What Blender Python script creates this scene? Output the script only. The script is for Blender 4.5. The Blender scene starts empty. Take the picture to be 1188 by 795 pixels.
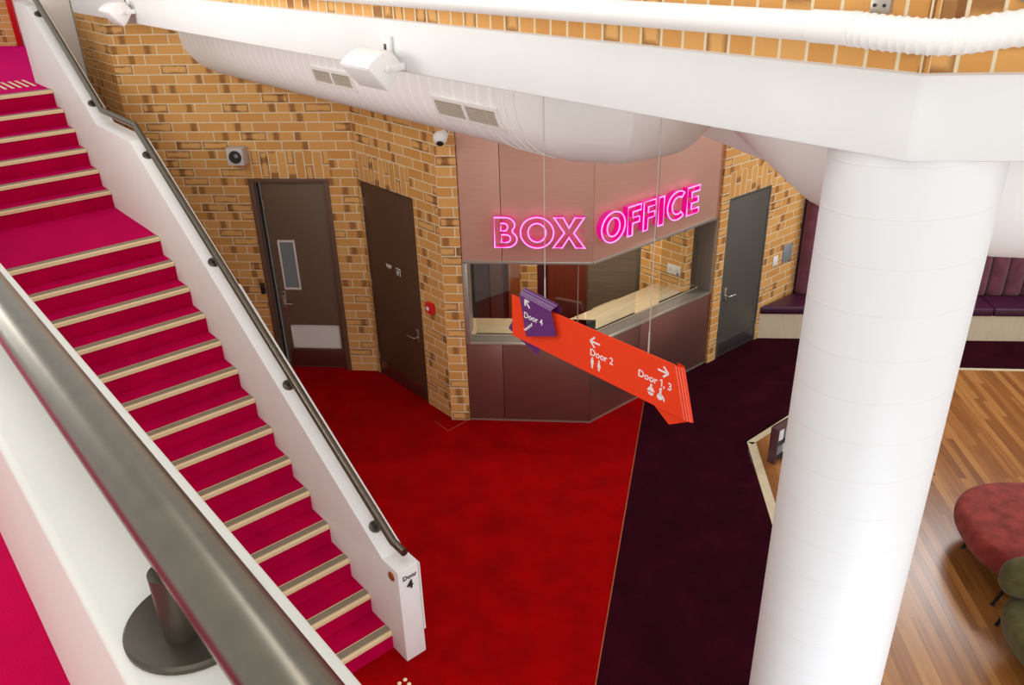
import bpy, bmesh, math, random
from mathutils import Vector, Matrix
random.seed(7)
PI = math.pi
R = math.radians
C = bpy.context.scene.collection
scn = bpy.context.scene

# ------------------------------------------------------------------ helpers
A = 129.8                                   # bearing of the staircase (up-stair direction)
dS = Vector((math.cos(R(A)), math.sin(R(A)), 0))
dN = Vector((-math.sin(R(A)), math.cos(R(A)), 0))
def S(s, n, z=0.0):                          # stair-grid coordinates to world
    return dS * s + dN * n + Vector((0, 0, z))

class MB:
    """collects faces in a bmesh, with metre UVs"""
    def __init__(self):
        self.bm = bmesh.new(); self.uv = self.bm.loops.layers.uv.new('UVMap')
    def face(self, pts, uvs=None, smooth=False):
        vs = [self.bm.verts.new(p) for p in pts]
        try: f = self.bm.faces.new(vs)
        except ValueError: return None
        f.smooth = smooth
        f.normal_update()
        n = f.normal
        for i, l in enumerate(f.loops):
            if uvs: l[self.uv].uv = uvs[i]
            else:
                p = l.vert.co
                if abs(n.z) > .7: l[self.uv].uv = (p.x, p.y)
                elif abs(n.y) > abs(n.x): l[self.uv].uv = (p.x, p.z)
                else: l[self.uv].uv = (p.y, p.z)
        return f
    def grid(self, rows, closed_u=False, closed_v=False, smooth=True):
        V = [[self.bm.verts.new(p) for p in r] for r in rows]
        nu = len(V); nv = len(V[0])
        for i in range(nu if closed_u else nu - 1):
            for j in range(nv if closed_v else nv - 1):
                q = [V[i][j], V[(i + 1) % nu][j], V[(i + 1) % nu][(j + 1) % nv], V[i][(j + 1) % nv]]
                try: f = self.bm.faces.new(q)
                except ValueError: continue
                f.smooth = smooth
                for l, (a, b) in zip(f.loops, ((i, j), (i + 1, j), (i + 1, j + 1), (i, j + 1))):
                    l[self.uv].uv = (a * .1, b * .1)
        return V
    def cap(self, ring, smooth=False):
        try:
            f = self.bm.faces.new(ring); f.smooth = smooth
        except ValueError: pass
    def box(self, x0, x1, y0, y1, z0, z1, bevel=0, seg=2, swap=False, uo=(0, 0)):
        t = bmesh.new()
        v = [t.verts.new(p) for p in ((x0,y0,z0),(x1,y0,z0),(x1,y1,z0),(x0,y1,z0),(x0,y0,z1),(x1,y0,z1),(x1,y1,z1),(x0,y1,z1))]
        for q in ((0,3,2,1),(4,5,6,7),(0,1,5,4),(1,2,6,5),(2,3,7,6),(3,0,4,7)): t.faces.new([v[i] for i in q])
        if bevel: bmesh.ops.bevel(t, geom=list(t.edges), offset=bevel, segments=seg, profile=.5, affect='EDGES')
        self.add(t, swap=swap, uo=uo, smooth=False); return self
    def prism(self, poly, h0, h1, axis='z', bevel=0, seg=2, smooth=False):
        """poly in 2D; axis z: (x,y); y: (x,z); x: (y,z)"""
        def P(p, h):
            return {'z': (p[0], p[1], h), 'y': (p[0], h, p[1]), 'x': (h, p[0], p[1])}[axis]
        t = bmesh.new(); n = len(poly)
        a = [t.verts.new(P(p, h0)) for p in poly]; b = [t.verts.new(P(p, h1)) for p in poly]
        t.faces.new(a[::-1]); t.faces.new(b)
        for i in range(n):
            f = t.faces.new((a[i], a[(i + 1) % n], b[(i + 1) % n], b[i])); f.smooth = smooth
        bmesh.ops.recalc_face_normals(t, faces=t.faces[:])
        if bevel: bmesh.ops.bevel(t, geom=list(t.edges), offset=bevel, segments=seg, profile=.5, affect='EDGES')
        self.add(t, keep=True); return self
    def add(self, t, swap=False, uo=(0, 0), smooth=None, keep=False, M=None):
        bmesh.ops.recalc_face_normals(t, faces=t.faces[:])
        mp = {}
        for v in t.verts: mp[v] = self.bm.verts.new(M @ v.co if M else v.co)
        for f in t.faces:
            try: g = self.bm.faces.new([mp[v] for v in f.verts])
            except ValueError: continue
            g.smooth = f.smooth if smooth is None else smooth
            g.normal_update(); n = g.normal
            for l in g.loops:
                p = l.vert.co
                if abs(n.z) > .7: u = (p.x, p.y)
                elif abs(n.y) >= abs(n.x): u = (p.x, p.z)
                else: u = (p.y, p.z)
                if swap: u = (u[1], u[0])
                l[self.uv].uv = (u[0] + uo[0], u[1] + uo[1])
        t.free()
    def tube(self, path, r, seg=12, closed=False, caps=True, smooth=True):
        path = [Vector(p) for p in path]; n = len(path)
        rad = r if isinstance(r, (list, tuple)) else [r] * n
        tang = []
        for i in range(n):
            if closed: a, b = path[i - 1], path[(i + 1) % n]
            else: a, b = path[max(i - 1, 0)], path[min(i + 1, n - 1)]
            d1 = (path[i] - a); d2 = (b - path[i])
            d1 = d1.normalized() if d1.length > 1e-9 else d2.normalized()
            d2 = d2.normalized() if d2.length > 1e-9 else d1
            tang.append((d1, d2))
        t0 = (tang[0][0] + tang[0][1]).normalized()
        ref = Vector((0, 0, 1)) if abs(t0.z) < .9 else Vector((1, 0, 0))
        up = (ref - t0 * ref.dot(t0)).normalized()
        rows = []
        L = 0; Ls = []
        for i in range(n):
            d1, d2 = tang[i]; t = (d1 + d2)
            t = t.normalized() if t.length > 1e-6 else d1
            up = (up - t * up.dot(t)).normalized(); side = t.cross(up)
            row = []
            cosh = max(.35, d1.dot(t))
            for k in range(seg):
                a = 2 * PI * k / seg
                o = up * math.cos(a) + side * math.sin(a)
                # mitre: stretch along the bend direction
                bd = (d2 - d1)
                if bd.length > 1e-4:
                    bd = bd.normalized(); o = o + bd * o.dot(bd) * (1 / cosh - 1)
                row.append(path[i] + o * rad[i])
            rows.append(row)
            if i: L += (path[i] - path[i - 1]).length
            Ls.append(L)
        V = [[self.bm.verts.new(p) for p in r_] for r_ in rows]
        for i in range(n if closed else n - 1):
            for k in range(seg):
                i2 = (i + 1) % n; k2 = (k + 1) % seg
                try: f = self.bm.faces.new((V[i][k], V[i][k2], V[i2][k2], V[i2][k]))
                except ValueError: continue
                f.smooth = smooth
                l2 = Ls[i2] if i2 else L + .1
                for l, u in zip(f.loops, ((Ls[i], k / seg), (Ls[i], (k + 1) / seg), (l2, (k + 1) / seg), (l2, k / seg))): l[self.uv].uv = u
        if caps and not closed:
            self.cap(V[0][::-1]); self.cap(V[-1])
        return self
    def lathe(self, prof, seg=24, M=None, smooth=True):
        """prof: (r, z) list, about z"""
        t = bmesh.new(); rows = []
        for r_, z in prof:
            if r_ < 1e-6: rows.append([t.verts.new((0, 0, z))])
            else: rows.append([t.verts.new((r_ * math.cos(2*PI*k/seg), r_ * math.sin(2*PI*k/seg), z)) for k in range(seg)])
        for a, b in zip(rows, rows[1:]):
            for k in range(seg):
                k2 = (k + 1) % seg
                if len(a) == 1 and len(b) == 1: continue
                q = [a[0], b[k2], b[k]] if len(a) == 1 else ([a[k], a[k2], b[0]] if len(b) == 1 else [a[k], a[k2], b[k2], b[k]])
                try: f = t.faces.new(q); f.smooth = smooth
                except ValueError: pass
        if len(rows[0]) > 1: t.faces.new(rows[0][::-1])
        if len(rows[-1]) > 1: t.faces.new(rows[-1])
        self.add(t, M=M); return self
    def build(self, name, mat, parent=None, loc=None, rotz=None, fix=True):
        if fix: bmesh.ops.recalc_face_normals(self.bm, faces=self.bm.faces[:])
        me = bpy.data.meshes.new(name); self.bm.to_mesh(me); self.bm.free()
        me.set_sharp_from_angle(angle=R(38))
        me.materials.append(mat)
        o = bpy.data.objects.new(name, me); C.objects.link(o)
        if parent: o.parent = parent
        if loc is not None: o.location = loc
        if rotz is not None: o.rotation_euler = (0, 0, rotz)
        return o

def thing(name, label, cat, loc=(0, 0, 0), rotz=0, group=None, kind=None):
    o = bpy.data.objects.new(name, None); C.objects.link(o)
    o.empty_display_size = .1
    o.location = loc; o.rotation_euler = (0, 0, rotz)
    o['label'] = label; o['category'] = cat
    if group: o['group'] = group
    if kind: o['kind'] = kind
    return o
def tag(o, label, cat, group=None, kind=None):
    o['label'] = label; o['category'] = cat
    if group: o['group'] = group
    if kind: o['kind'] = kind
    return o
def copy_tree(o, parent=None):
    c = o.copy(); C.objects.link(c)
    if parent: c.parent = parent
    for ch in list(o.children): copy_tree(ch, c)
    return c
def text_mb(body, size, mb, ox, oz, y=0.0, depth=.0015, align='LEFT', sx=1.0, bold=0.0):
    """lettering standing in the local x-z plane, facing -y"""
    cu = bpy.data.curves.new('lettering', 'FONT'); cu.body = body; cu.size = size; cu.align_x = align
    cu.extrude = depth / 2; cu.offset = bold; cu.resolution_u = 3
    ob = bpy.data.objects.new('lettering', cu); C.objects.link(ob)
    dg = bpy.context.evaluated_depsgraph_get(); dg.update()
    me = bpy.data.meshes.new_from_object(ob.evaluated_get(dg))
    t = bmesh.new(); t.from_mesh(me)
    M = Matrix(((sx, 0, 0, ox), (0, 0, -1, y), (0, 1, 0, oz), (0, 0, 0, 1)))
    mb.add(t, M=M)
    bpy.data.objects.remove(ob); bpy.data.curves.remove(cu); bpy.data.meshes.remove(me)
    return mb

def text_w(body, size):
    cu = bpy.data.curves.new('lettering', 'FONT'); cu.body = body; cu.size = size
    ob = bpy.data.objects.new('lettering', cu); C.objects.link(ob); bpy.context.evaluated_depsgraph_get().update()
    w_ = ob.dimensions.x; bpy.data.objects.remove(ob); bpy.data.curves.remove(cu); return w_

# ------------------------------------------------------------------ materials
def new_mat(name):
    m = bpy.data.materials.new(name); m.use_nodes = True
    nt = m.node_tree; b = nt.nodes['Principled BSDF']
    return m, nt, b
def srgb(r, g, b):
    f = lambda c: (c / 255 / 12.92) if c / 255 <= .04045 else ((c / 255 + .055) / 1.055) ** 2.4
    return (f(r), f(g), f(b), 1)
def plain(name, col, rough=.5, metal=0, noise=0.0, nscale=8, bump=0.0, bscale=60, spec=.5, emit=None, es=0, sheen=0, coat=0, mapping='Object'):
    m, nt, b = new_mat(name)
    b.inputs['Roughness'].default_value = rough; b.inputs['Metallic'].default_value = metal
    b.inputs['Specular IOR Level'].default_value = spec
    if sheen: b.inputs['Sheen Weight'].default_value = sheen; b.inputs['Sheen Roughness'].default_value = .5
    if coat: b.inputs['Coat Weight'].default_value = coat
    b.inputs['Base Color'].default_value = col
    if noise or bump: tc = nt.nodes.new('ShaderNodeTexCoord')
    if noise:
        n = nt.nodes.new('ShaderNodeTexNoise'); n.inputs['Scale'].default_value = nscale; n.inputs['Detail'].default_value = 6
        nt.links.new(tc.outputs[mapping], n.inputs['Vector'])
        mx = nt.nodes.new('ShaderNodeMix'); mx.data_type = 'RGBA'
        lo = tuple(max(0, c * (1 - noise)) for c in col[:3]) + (1,); hi = tuple(min(1, c * (1 + noise)) for c in col[:3]) + (1,)
        mx.inputs[6].default_value = lo; mx.inputs[7].default_value = hi
        rr = nt.nodes.new('ShaderNodeMapRange'); rr.inputs[1].default_value = .3; rr.inputs[2].default_value = .7
        nt.links.new(n.outputs['Fac'], rr.inputs[0]); nt.links.new(rr.outputs[0], mx.inputs[0])
        nt.links.new(mx.outputs[2], b.inputs['Base Color'])
    if bump:
        n2 = nt.nodes.new('ShaderNodeTexNoise'); n2.inputs['Scale'].default_value = bscale; n2.inputs['Detail'].default_value = 4
        nt.links.new(tc.outputs[mapping], n2.inputs['Vector'])
        bp = nt.nodes.new('ShaderNodeBump'); bp.inputs['Strength'].default_value = bump; bp.inputs['Distance'].default_value = .01
        nt.links.new(n2.outputs['Fac'], bp.inputs['Height']); nt.links.new(bp.outputs[0], b.inputs['Normal'])
    if emit:
        b.inputs['Emission Color'].default_value = emit; b.inputs['Emission Strength'].default_value = es
    return m

def brick_material(name, soldier=False):
    """running bond, 310 x 103.5 mm, flashed tan bricks with pale mortar"""
    m, nt, b = new_mat(name)
    N = nt.nodes.new; L = nt.links.new
    def val(x, sock):
        if isinstance(x, (int, float)): sock.default_value = x
        else: L(x, sock)
    def mth(op, a, b_=None, c=None):
        n = N('ShaderNodeMath'); n.operation = op
        val(a, n.inputs[0])
        if b_ is not None: val(b_, n.inputs[1])
        if c is not None: val(c, n.inputs[2])
        return n.outputs[0]
    uv = N('ShaderNodeUVMap'); uv.uv_map = 'UVMap'
    sp = N('ShaderNodeSeparateXYZ'); L(uv.outputs[0], sp.inputs[0])
    U = mth('DIVIDE', sp.outputs[0], .310); V = mth('DIVIDE', sp.outputs[1], .1035)
    row = mth('FLOOR', V)
    sh = 0.0 if soldier else .5
    U2 = mth('ADD', U, mth('MULTIPLY', mth('FLOORED_MODULO', row, 2.0), sh)) if sh else U
    col = mth('FLOOR', U2); fu = mth('SUBTRACT', U2, col); fv = mth('SUBTRACT', V, row)
    cv = N('ShaderNodeCombineXYZ'); L(col, cv.inputs[0]); L(row, cv.inputs[1])
    wn = N('ShaderNodeTexWhiteNoise'); wn.noise_dimensions = '2D'; L(cv.outputs[0], wn.inputs['Vector'])
    sc = N('ShaderNodeSeparateColor'); L(wn.outputs['Color'], sc.inputs[0])
    r1, r2, r3 = sc.outputs[0], sc.outputs[1], sc.outputs[2]
    r4 = wn.outputs['Value']
    # distance to brick edge
    du = mth('MULTIPLY', mth('MINIMUM', fu, mth('SUBTRACT', 1.0, fu)), .310)
    dv = mth('MULTIPLY', mth('MINIMUM', fv, mth('SUBTRACT', 1.0, fv)), .1035)
    dd = mth('MINIMUM', du, dv)
    mort = N('ShaderNodeMapRange'); mort.inputs[1].default_value = .005; mort.inputs[2].default_value = .0075
    mort.inputs[3].default_value = 1; mort.inputs[4].default_value = 0; L(dd, mort.inputs[0])
    tc = N('ShaderNodeTexCoord')
    no = N('ShaderNodeTexNoise'); no.inputs['Scale'].default_value = 26; no.inputs['Detail'].default_value = 5; L(uv.outputs[0], no.inputs['Vector'])
    no2 = N('ShaderNodeTexNoise'); no2.inputs['Scale'].default_value = 9; no2.inputs['Detail'].default_value = 3; L(uv.outputs[0], no2.inputs['Vector'])
    # vertical flashed stripe, on some bricks
    nf = mth('MULTIPLY', mth('SUBTRACT', no.outputs['Fac'], .5), .10)
    st = mth('ABSOLUTE', mth('SUBTRACT', mth('ADD', fu, nf), mth('ADD', mth('MULTIPLY', r2, .8), .1)))
    mr = N('ShaderNodeMapRange'); mr.interpolation_type = 'SMOOTHSTEP'; mr.inputs[1].default_value = .05; mr.inputs[2].default_value = .17
    mr.inputs[3].default_value = 1; mr.inputs[4].default_value = 0; L(st, mr.inputs[0])
    stripe = mth('MULTIPLY', mr.outputs[0], mth('GREATER_THAN', r3, .58))
    # dark burnt rim, on some bricks
    ed = mth('ADD', dd, mth('MULTIPLY', mth('SUBTRACT', no2.outputs['Fac'], .5), .05))
    me = N('ShaderNodeMapRange'); me.interpolation_type = 'SMOOTHSTEP'; me.inputs[1].default_value = .008; me.inputs[2].default_value = .036
    me.inputs[3].default_value = 1; me.inputs[4].default_value = 0; L(ed, me.inputs[0])
    rim = mth('MULTIPLY', me.outputs[0], mth('GREATER_THAN', r1, .80))
    dark = mth('MINIMUM', mth('ADD', mth('MULTIPLY', stripe, .8), mth('MULTIPLY', rim, .75)), 1.0)
    ramp = N('ShaderNodeValToRGB'); cr = ramp.color_ramp
    cr.elements[0].color = srgb(200, 142, 74); cr.elements[1].color = srgb(222, 172, 106)
    e = cr.elements.new(.5); e.color = srgb(212, 156, 88)
    L(mth('ADD', mth('MULTIPLY', r4, .7), mth('MULTIPLY', no.outputs['Fac'], .3)), ramp.inputs[0])
    m1 = N('ShaderNodeMix'); m1.data_type = 'RGBA'; L(dark, m1.inputs[0]); L(ramp.outputs[0], m1.inputs[6]); m1.inputs[7].default_value = srgb(134, 88, 46)
    m2 = N('ShaderNodeMix'); m2.data_type = 'RGBA'; L(mort.outputs[0], m2.inputs[0]); L(m1.outputs[2], m2.inputs[6]); m2.inputs[7].default_value = srgb(226, 208, 172)
    L(m2.outputs[2], b.inputs['Base Color'])
    b.inputs['Roughness'].default_value = .75; b.inputs['Specular IOR Level'].default_value = .3
    bp = N('ShaderNodeBump'); bp.inputs['Strength'].default_value = .5; bp.inputs['Distance'].default_value = .006
    hh = mth('ADD', mth('SUBTRACT', 1.0, mort.outputs[0]), mth('MULTIPLY', no.outputs['Fac'], .3)); L(hh, bp.inputs['Height'])
    L(bp.outputs[0], b.inputs['Normal'])
    return m

def wood_floor_material():
    m, nt, b = new_mat('timber_strip_flooring'); N = nt.nodes.new; L = nt.links.new
    tc = N('ShaderNodeTexCoord'); mp = N('ShaderNodeMapping'); mp.inputs['Rotation'].default_value = (0, 0, R(-85)); L(tc.outputs['Object'], mp.inputs[0])
    sp = N('ShaderNodeSeparateXYZ'); L(mp.outputs[0], sp.inputs[0])
    def mth(op, a, b_=None):
        n = N('ShaderNodeMath'); n.operation = op
        for x, s in ((a, n.inputs[0]), (b_, n.inputs[1])):
            if x is None: continue
            if isinstance(x, (int, float)): s.default_value = x
            else: L(x, s)
        return n.outputs[0]
    v = mth('DIVIDE', sp.outputs[1], .07); row = mth('FLOOR', v); fv = mth('SUBTRACT', v, row)
    w0 = N('ShaderNodeTexWhiteNoise'); w0.noise_dimensions = '1D'; L(row, w0.inputs['W'])
    u = mth('ADD', mth('DIVIDE', sp.outputs[0], 1.5), mth('MULTIPLY', w0.outputs[0], 7.0)); col = mth('FLOOR', u)
    cv = N('ShaderNodeCombineXYZ'); L(row, cv.inputs[0]); L(col, cv.inputs[1])
    w1 = N('ShaderNodeTexWhiteNoise'); w1.noise_dimensions = '2D'; L(cv.outputs[0], w1.inputs['Vector'])
    gp = N('ShaderNodeCombineXYZ'); L(mth('MULTIPLY', sp.outputs[0], 1.2), gp.inputs[0]); L(mth('MULTIPLY', sp.outputs[1], 26.0), gp.inputs[1]); L(mth('MULTIPLY', w1.outputs[0], 9.0), gp.inputs[2])
    ng = N('ShaderNodeTexNoise'); ng.inputs['Scale'].default_value = 1.4; ng.inputs['Detail'].default_value = 5; L(gp.outputs[0], ng.inputs['Vector'])
    f = mth('ADD', mth('MULTIPLY', w1.outputs[0], .45), mth('MULTIPLY', ng.outputs['Fac'], .55))
    ramp = N('ShaderNodeValToRGB'); cr = ramp.color_ramp
    cr.elements[0].position = .12; cr.elements[0].color = srgb(106, 62, 27); cr.elements[1].position = .9; cr.elements[1].color = srgb(190, 136, 76)
    e = cr.elements.new(.5); e.color = srgb(152, 97, 47); L(f, ramp.inputs[0])
    seam = mth('LESS_THAN', mth('MINIMUM', fv, mth('SUBTRACT', 1.0, fv)), .012)
    mx = N('ShaderNodeMix'); mx.data_type = 'RGBA'; L(mth('MULTIPLY', seam, .55), mx.inputs[0]); L(ramp.outputs[0], mx.inputs[6]); mx.inputs[7].default_value = srgb(70, 40, 20)
    L(mx.outputs[2], b.inputs['Base Color'])
    b.inputs['Roughness'].default_value = .28; b.inputs['Specular IOR Level'].default_value = .5
    return m

def grain_material(name, c0, c1, rough=.45, scale=(2, 40, 40), metal=0, spec=.5, coat=0):
    m, nt, b = new_mat(name); N = nt.nodes.new; L = nt.links.new
    tc = N('ShaderNodeTexCoord'); mp = N('ShaderNodeMapping'); mp.inputs['Scale'].default_value = scale; L(tc.outputs['Object'], mp.inputs[0])
    n = N('ShaderNodeTexNoise'); n.inputs['Scale'].default_value = 3; n.inputs['Detail'].default_value = 6; L(mp.outputs[0], n.inputs['Vector'])
    r = N('ShaderNodeValToRGB'); r.color_ramp.elements[0].color = c0; r.color_ramp.elements[1].color = c1
    r.color_ramp.elements[0].position = .3; r.color_ramp.elements[1].position = .7
    L(n.outputs['Fac'], r.inputs[0]); L(r.outputs[0], b.inputs['Base Color'])
    b.inputs['Roughness'].default_value = rough; b.inputs['Metallic'].default_value = metal; b.inputs['Specular IOR Level'].default_value = spec
    if coat: b.inputs['Coat Weight'].default_value = coat; b.inputs['Coat Roughness'].default_value = .2
    return m

def carpet_material(name, c, var=.25, sheen=0.0):
    m, nt, b = new_mat(name); N = nt.nodes.new; L = nt.links.new
    tc = N('ShaderNodeTexCoord')
    n = N('ShaderNodeTexNoise'); n.inputs['Scale'].default_value = 3.2; n.inputs['Detail'].default_value = 7; n.inputs['Roughness'].default_value = .62; L(tc.outputs['Object'], n.inputs['Vector'])
    n2 = N('ShaderNodeTexNoise'); n2.inputs['Scale'].default_value = 170; n2.inputs['Detail'].default_value = 2; L(tc.outputs['Object'], n2.inputs['Vector'])
    mx = N('ShaderNodeMix'); mx.data_type = 'RGBA'; mx.inputs[6].default_value = tuple(x * (1 - var) for x in c[:3]) + (1,); mx.inputs[7].default_value = tuple(min(1, x * (1 + var)) for x in c[:3]) + (1,)
    rr = N('ShaderNodeMapRange'); rr.inputs[1].default_value = .3; rr.inputs[2].default_value = .7; L(n.outputs['Fac'], rr.inputs[0])
    ad = N('ShaderNodeMath'); ad.operation = 'MULTIPLY_ADD'; L(n2.outputs['Fac'], ad.inputs[0]); ad.inputs[1].default_value = .5; ad.inputs[2].default_value = -.25
    a2 = N('ShaderNodeMath'); a2.operation = 'ADD'; a2.use_clamp = True; L(rr.outputs[0], a2.inputs[0]); L(ad.outputs[0], a2.inputs[1])
    L(a2.outputs[0], mx.inputs[0]); L(mx.outputs[2], b.inputs['Base Color'])
    b.inputs['Roughness'].default_value = .95; b.inputs['Specular IOR Level'].default_value = .05
    if sheen:
        b.inputs['Sheen Weight'].default_value = sheen; b.inputs['Sheen Roughness'].default_value = .4; b.inputs['Sheen Tint'].default_value = (1, .01, .38, 1)
    bp = N('ShaderNodeBump'); bp.inputs['Strength'].default_value = .4; bp.inputs['Distance'].default_value = .004; L(n2.outputs['Fac'], bp.inputs['Height']); L(bp.outputs[0], b.inputs['Normal'])
    return m

def duct_material():
    """white painted spiral duct: fine seam ridges along the length (UV u = metres along)"""
    m, nt, b = new_mat('white_spiral_duct'); N = nt.nodes.new; L = nt.links.new
    uv = N('ShaderNodeUVMap'); uv.uv_map = 'UVMap'; sp = N('ShaderNodeSeparateXYZ'); L(uv.outputs[0], sp.inputs[0])
    def mth(op, a, b_=None):
        n = N('ShaderNodeMath'); n.operation = op
        for x, s in ((a, n.inputs[0]), (b_, n.inputs[1])):
            if x is None: continue
            if isinstance(x, (int, float)): s.default_value = x
            else: L(x, s)
        return n.outputs[0]
    v = mth('DIVIDE', sp.outputs[0], .13); f = mth('FRACT', v)
    d = mth('MINIMUM', f, mth('SUBTRACT', 1.0, f))
    rr = N('ShaderNodeMapRange'); rr.interpolation_type = 'SMOOTHSTEP'; rr.inputs[1].default_value = .0; rr.inputs[2].default_value = .16; rr.inputs[3].default_value = 1; rr.inputs[4].default_value = 0; L(d, rr.inputs[0])
    bp = N('ShaderNodeBump'); bp.inputs['Strength'].default_value = .15; bp.inputs['Distance'].default_value = .004; L(rr.outputs[0], bp.inputs['Height']); L(bp.outputs[0], b.inputs['Normal'])
    mx = N('ShaderNodeMix'); mx.data_type = 'RGBA'; L(rr.outputs[0], mx.inputs[0]); mx.inputs[6].default_value = (.87, .855, .845, 1); mx.inputs[7].default_value = (.95, .945, .94, 1); L(mx.outputs[2], b.inputs['Base Color'])
    b.inputs['Roughness'].default_value = .5
    return m

def glass_material(name, tint=(.93, .95, .94, 1), refl=.09):
    m = bpy.data.materials.new(name); m.use_nodes = True; nt = m.node_tree; nt.nodes.clear(); N = nt.nodes.new; L = nt.links.new
    o = N('ShaderNodeOutputMaterial'); t = N('ShaderNodeBsdfTransparent'); t.inputs[0].default_value = tint
    g = N('ShaderNodeBsdfGlossy'); g.inputs['Roughness'].default_value = .02
    mx = N('ShaderNodeMixShader'); mx.inputs[0].default_value = refl; L(t.outputs[0], mx.inputs[1]); L(g.outputs[0], mx.inputs[2]); L(mx.outputs[0], o.inputs[0])
    return m

def column_material():
    """white paint over spiral wound formwork: fine helical lines"""
    m, nt, b = new_mat('white_column_paint'); N = nt.nodes.new; L = nt.links.new
    tc = N('ShaderNodeTexCoord'); sp = N('ShaderNodeSeparateXYZ'); L(tc.outputs['Object'], sp.inputs[0])
    def mth(op, a, b_=None):
        n = N('ShaderNodeMath'); n.operation = op
        for x, s_ in ((a, n.inputs[0]), (b_, n.inputs[1])):
            if x is None: continue
            if isinstance(x, (int, float)): s_.default_value = x
            else: L(x, s_)
        return n.outputs[0]
    an = mth('DIVIDE', mth('ARCTAN2', sp.outputs[1], sp.outputs[0]), 2 * PI)
    f = mth('FRACT', mth('SUBTRACT', mth('DIVIDE', sp.outputs[2], .172), an))
    d = mth('MINIMUM', f, mth('SUBTRACT', 1.0, f))
    rr = N('ShaderNodeMapRange'); rr.interpolation_type = 'SMOOTHSTEP'; rr.inputs[1].default_value = 0; rr.inputs[2].default_value = .03; rr.inputs[3].default_value = 1; rr.inputs[4].default_value = 0; L(d, rr.inputs[0])
    mx = N('ShaderNodeMix'); mx.data_type = 'RGBA'; L(mth('MULTIPLY', rr.outputs[0], .35), mx.inputs[0]); mx.inputs[6].default_value = (.735, .737, .74, 1); mx.inputs[7].default_value = (.72, .70, .68, 1); L(mx.outputs[2], b.inputs['Base Color'])
    bp = N('ShaderNodeBump'); bp.inputs['Strength'].default_value = .25; bp.inputs['Distance'].default_value = .004; L(rr.outputs[0], bp.inputs['Height']); L(bp.outputs[0], b.inputs['Normal'])
    b.inputs['Roughness'].default_value = .5
    return m

M = {}
M['brick'] = brick_material('tan_brick')
M['white'] = plain('white_wall_paint', (.80, .775, .745, 1), .45, noise=.015, nscale=5, bump=.05, bscale=90)
M['warmwhite'] = plain('ivory_wall_paint', (.66, .645, .59, 1), .4, noise=.02, nscale=4, bump=.05, bscale=70)
M['beam'] = plain('white_beam_paint', (.735, .73, .725, 1), .5, noise=.02, nscale=3, bump=.06, bscale=80)
M['column'] = column_material()
M['duct'] = duct_material()
M['plainduct'] = plain('white_duct_paint', (.86, .845, .835, 1), .5, noise=.01)
M['pipe'] = plain('white_pipe_paint', (.86, .85, .82, 1), .4)
M['red'] = carpet_material('red_carpet', srgb(150, 0, 3), .24)
M['maroon'] = carpet_material('dark_maroon_carpet', srgb(45, 5, 18), .35)
M['magenta'] = carpet_material('magenta_carpet', srgb(178, 0, 58), .14, sheen=.6)
M['wood'] = wood_floor_material()
M['cream'] = plain('cream_nosing', srgb(226, 200, 156), .45)
M['rib'] = plain('taupe_nosing_insert', srgb(156, 140, 116), .6)
M['ribbase'] = plain('dark_nosing_base', srgb(84, 74, 62), .7)
M['bronze'] = plain('bronze_metal', srgb(112, 106, 94), .27, .9, noise=.08, nscale=30)
M['bronzedark'] = plain('dark_bronze_metal', srgb(80, 74, 64), .36, .65, noise=.08, nscale=30)
M['alu'] = plain('brushed_aluminium', srgb(178, 170, 160), .38, .7)
M['steel'] = plain('satin_steel', srgb(205, 200, 195), .25, .9)
M['door1'] = plain('brown_door_paint', srgb(106, 85, 68), .38, noise=.04, nscale=30, spec=.5)
M['door2'] = plain('dark_brown_door_paint', srgb(84, 58, 40), .5, noise=.04, nscale=30, spec=.4)
M['door4'] = plain('charcoal_door_paint', srgb(84, 80, 74), .42, noise=.04, nscale=30, spec=.4)
M['frame1'] = plain('brown_frame_paint', srgb(102, 74, 60), .4)
M['black'] = plain('black_plastic', (.012, .012, .013, 1), .4)
M['whiteplastic'] = plain('white_plastic', (.82, .80, .78, 1), .35)
M['copper'] = plain('copper_kick_plate', srgb(122, 78, 70), .32, .75, noise=.1, nscale=6)
M['darkkick'] = plain('grey_kick_plate', srgb(92, 84, 88), .3, .7, noise=.08, nscale=6)
M['pinkwhite'] = plain('pale_louvre_paint', srgb(222, 212, 206), .4)
M['clad'] = grain_material('bronze_cladding_lightened', srgb(206, 160, 142), srgb(216, 169, 150), .42, (1, 60, 60), metal=.35, spec=.5)  # same cladding as the base panels, paler: reflected brightness put into the colour
M['cladlow'] = grain_material('bronze_cladding_reddened', srgb(134, 92, 84), srgb(142, 98, 90), .40, (1, 60, 60), metal=.7, spec=.5)  # darker, redder copy of the fascia cladding: carpet reflection put into the colour
M['seam'] = plain('dark_joint', (.02, .015, .012, 1), .7)
M['timber'] = grain_material('pale_timber', srgb(190, 168, 134), srgb(206, 186, 152), .4, (2, 22, 22))
M['ply'] = grain_material('birch_plywood', srgb(212, 194, 164), srgb(224, 208, 180), .45, (22, 22, 1.5))
M['slat'] = grain_material('smoked_oak_veneer', srgb(84, 72, 58), srgb(104, 90, 72), .4, (1, 40, 30))
M['redwood'] = grain_material('red_brown_veneer', srgb(96, 46, 28), srgb(112, 56, 36), .35, (40, 40, 1))
M['grey'] = plain('dark_grey_panel', srgb(76, 75, 72), .5, noise=.03)
M['greyjamb'] = grain_material('grey_metal_lining', srgb(126, 118, 112), srgb(138, 130, 124), .4, (30, 30, 1), metal=.3)
M['officecarpet'] = carpet_material('beige_office_carpet', srgb(150, 132, 112), .12)
M['glass'] = glass_material('clear_window_glass')
M['doorglass'] = plain('grey_reflective_glass', srgb(120, 128, 128), .08, 0, spec=.9)
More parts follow.
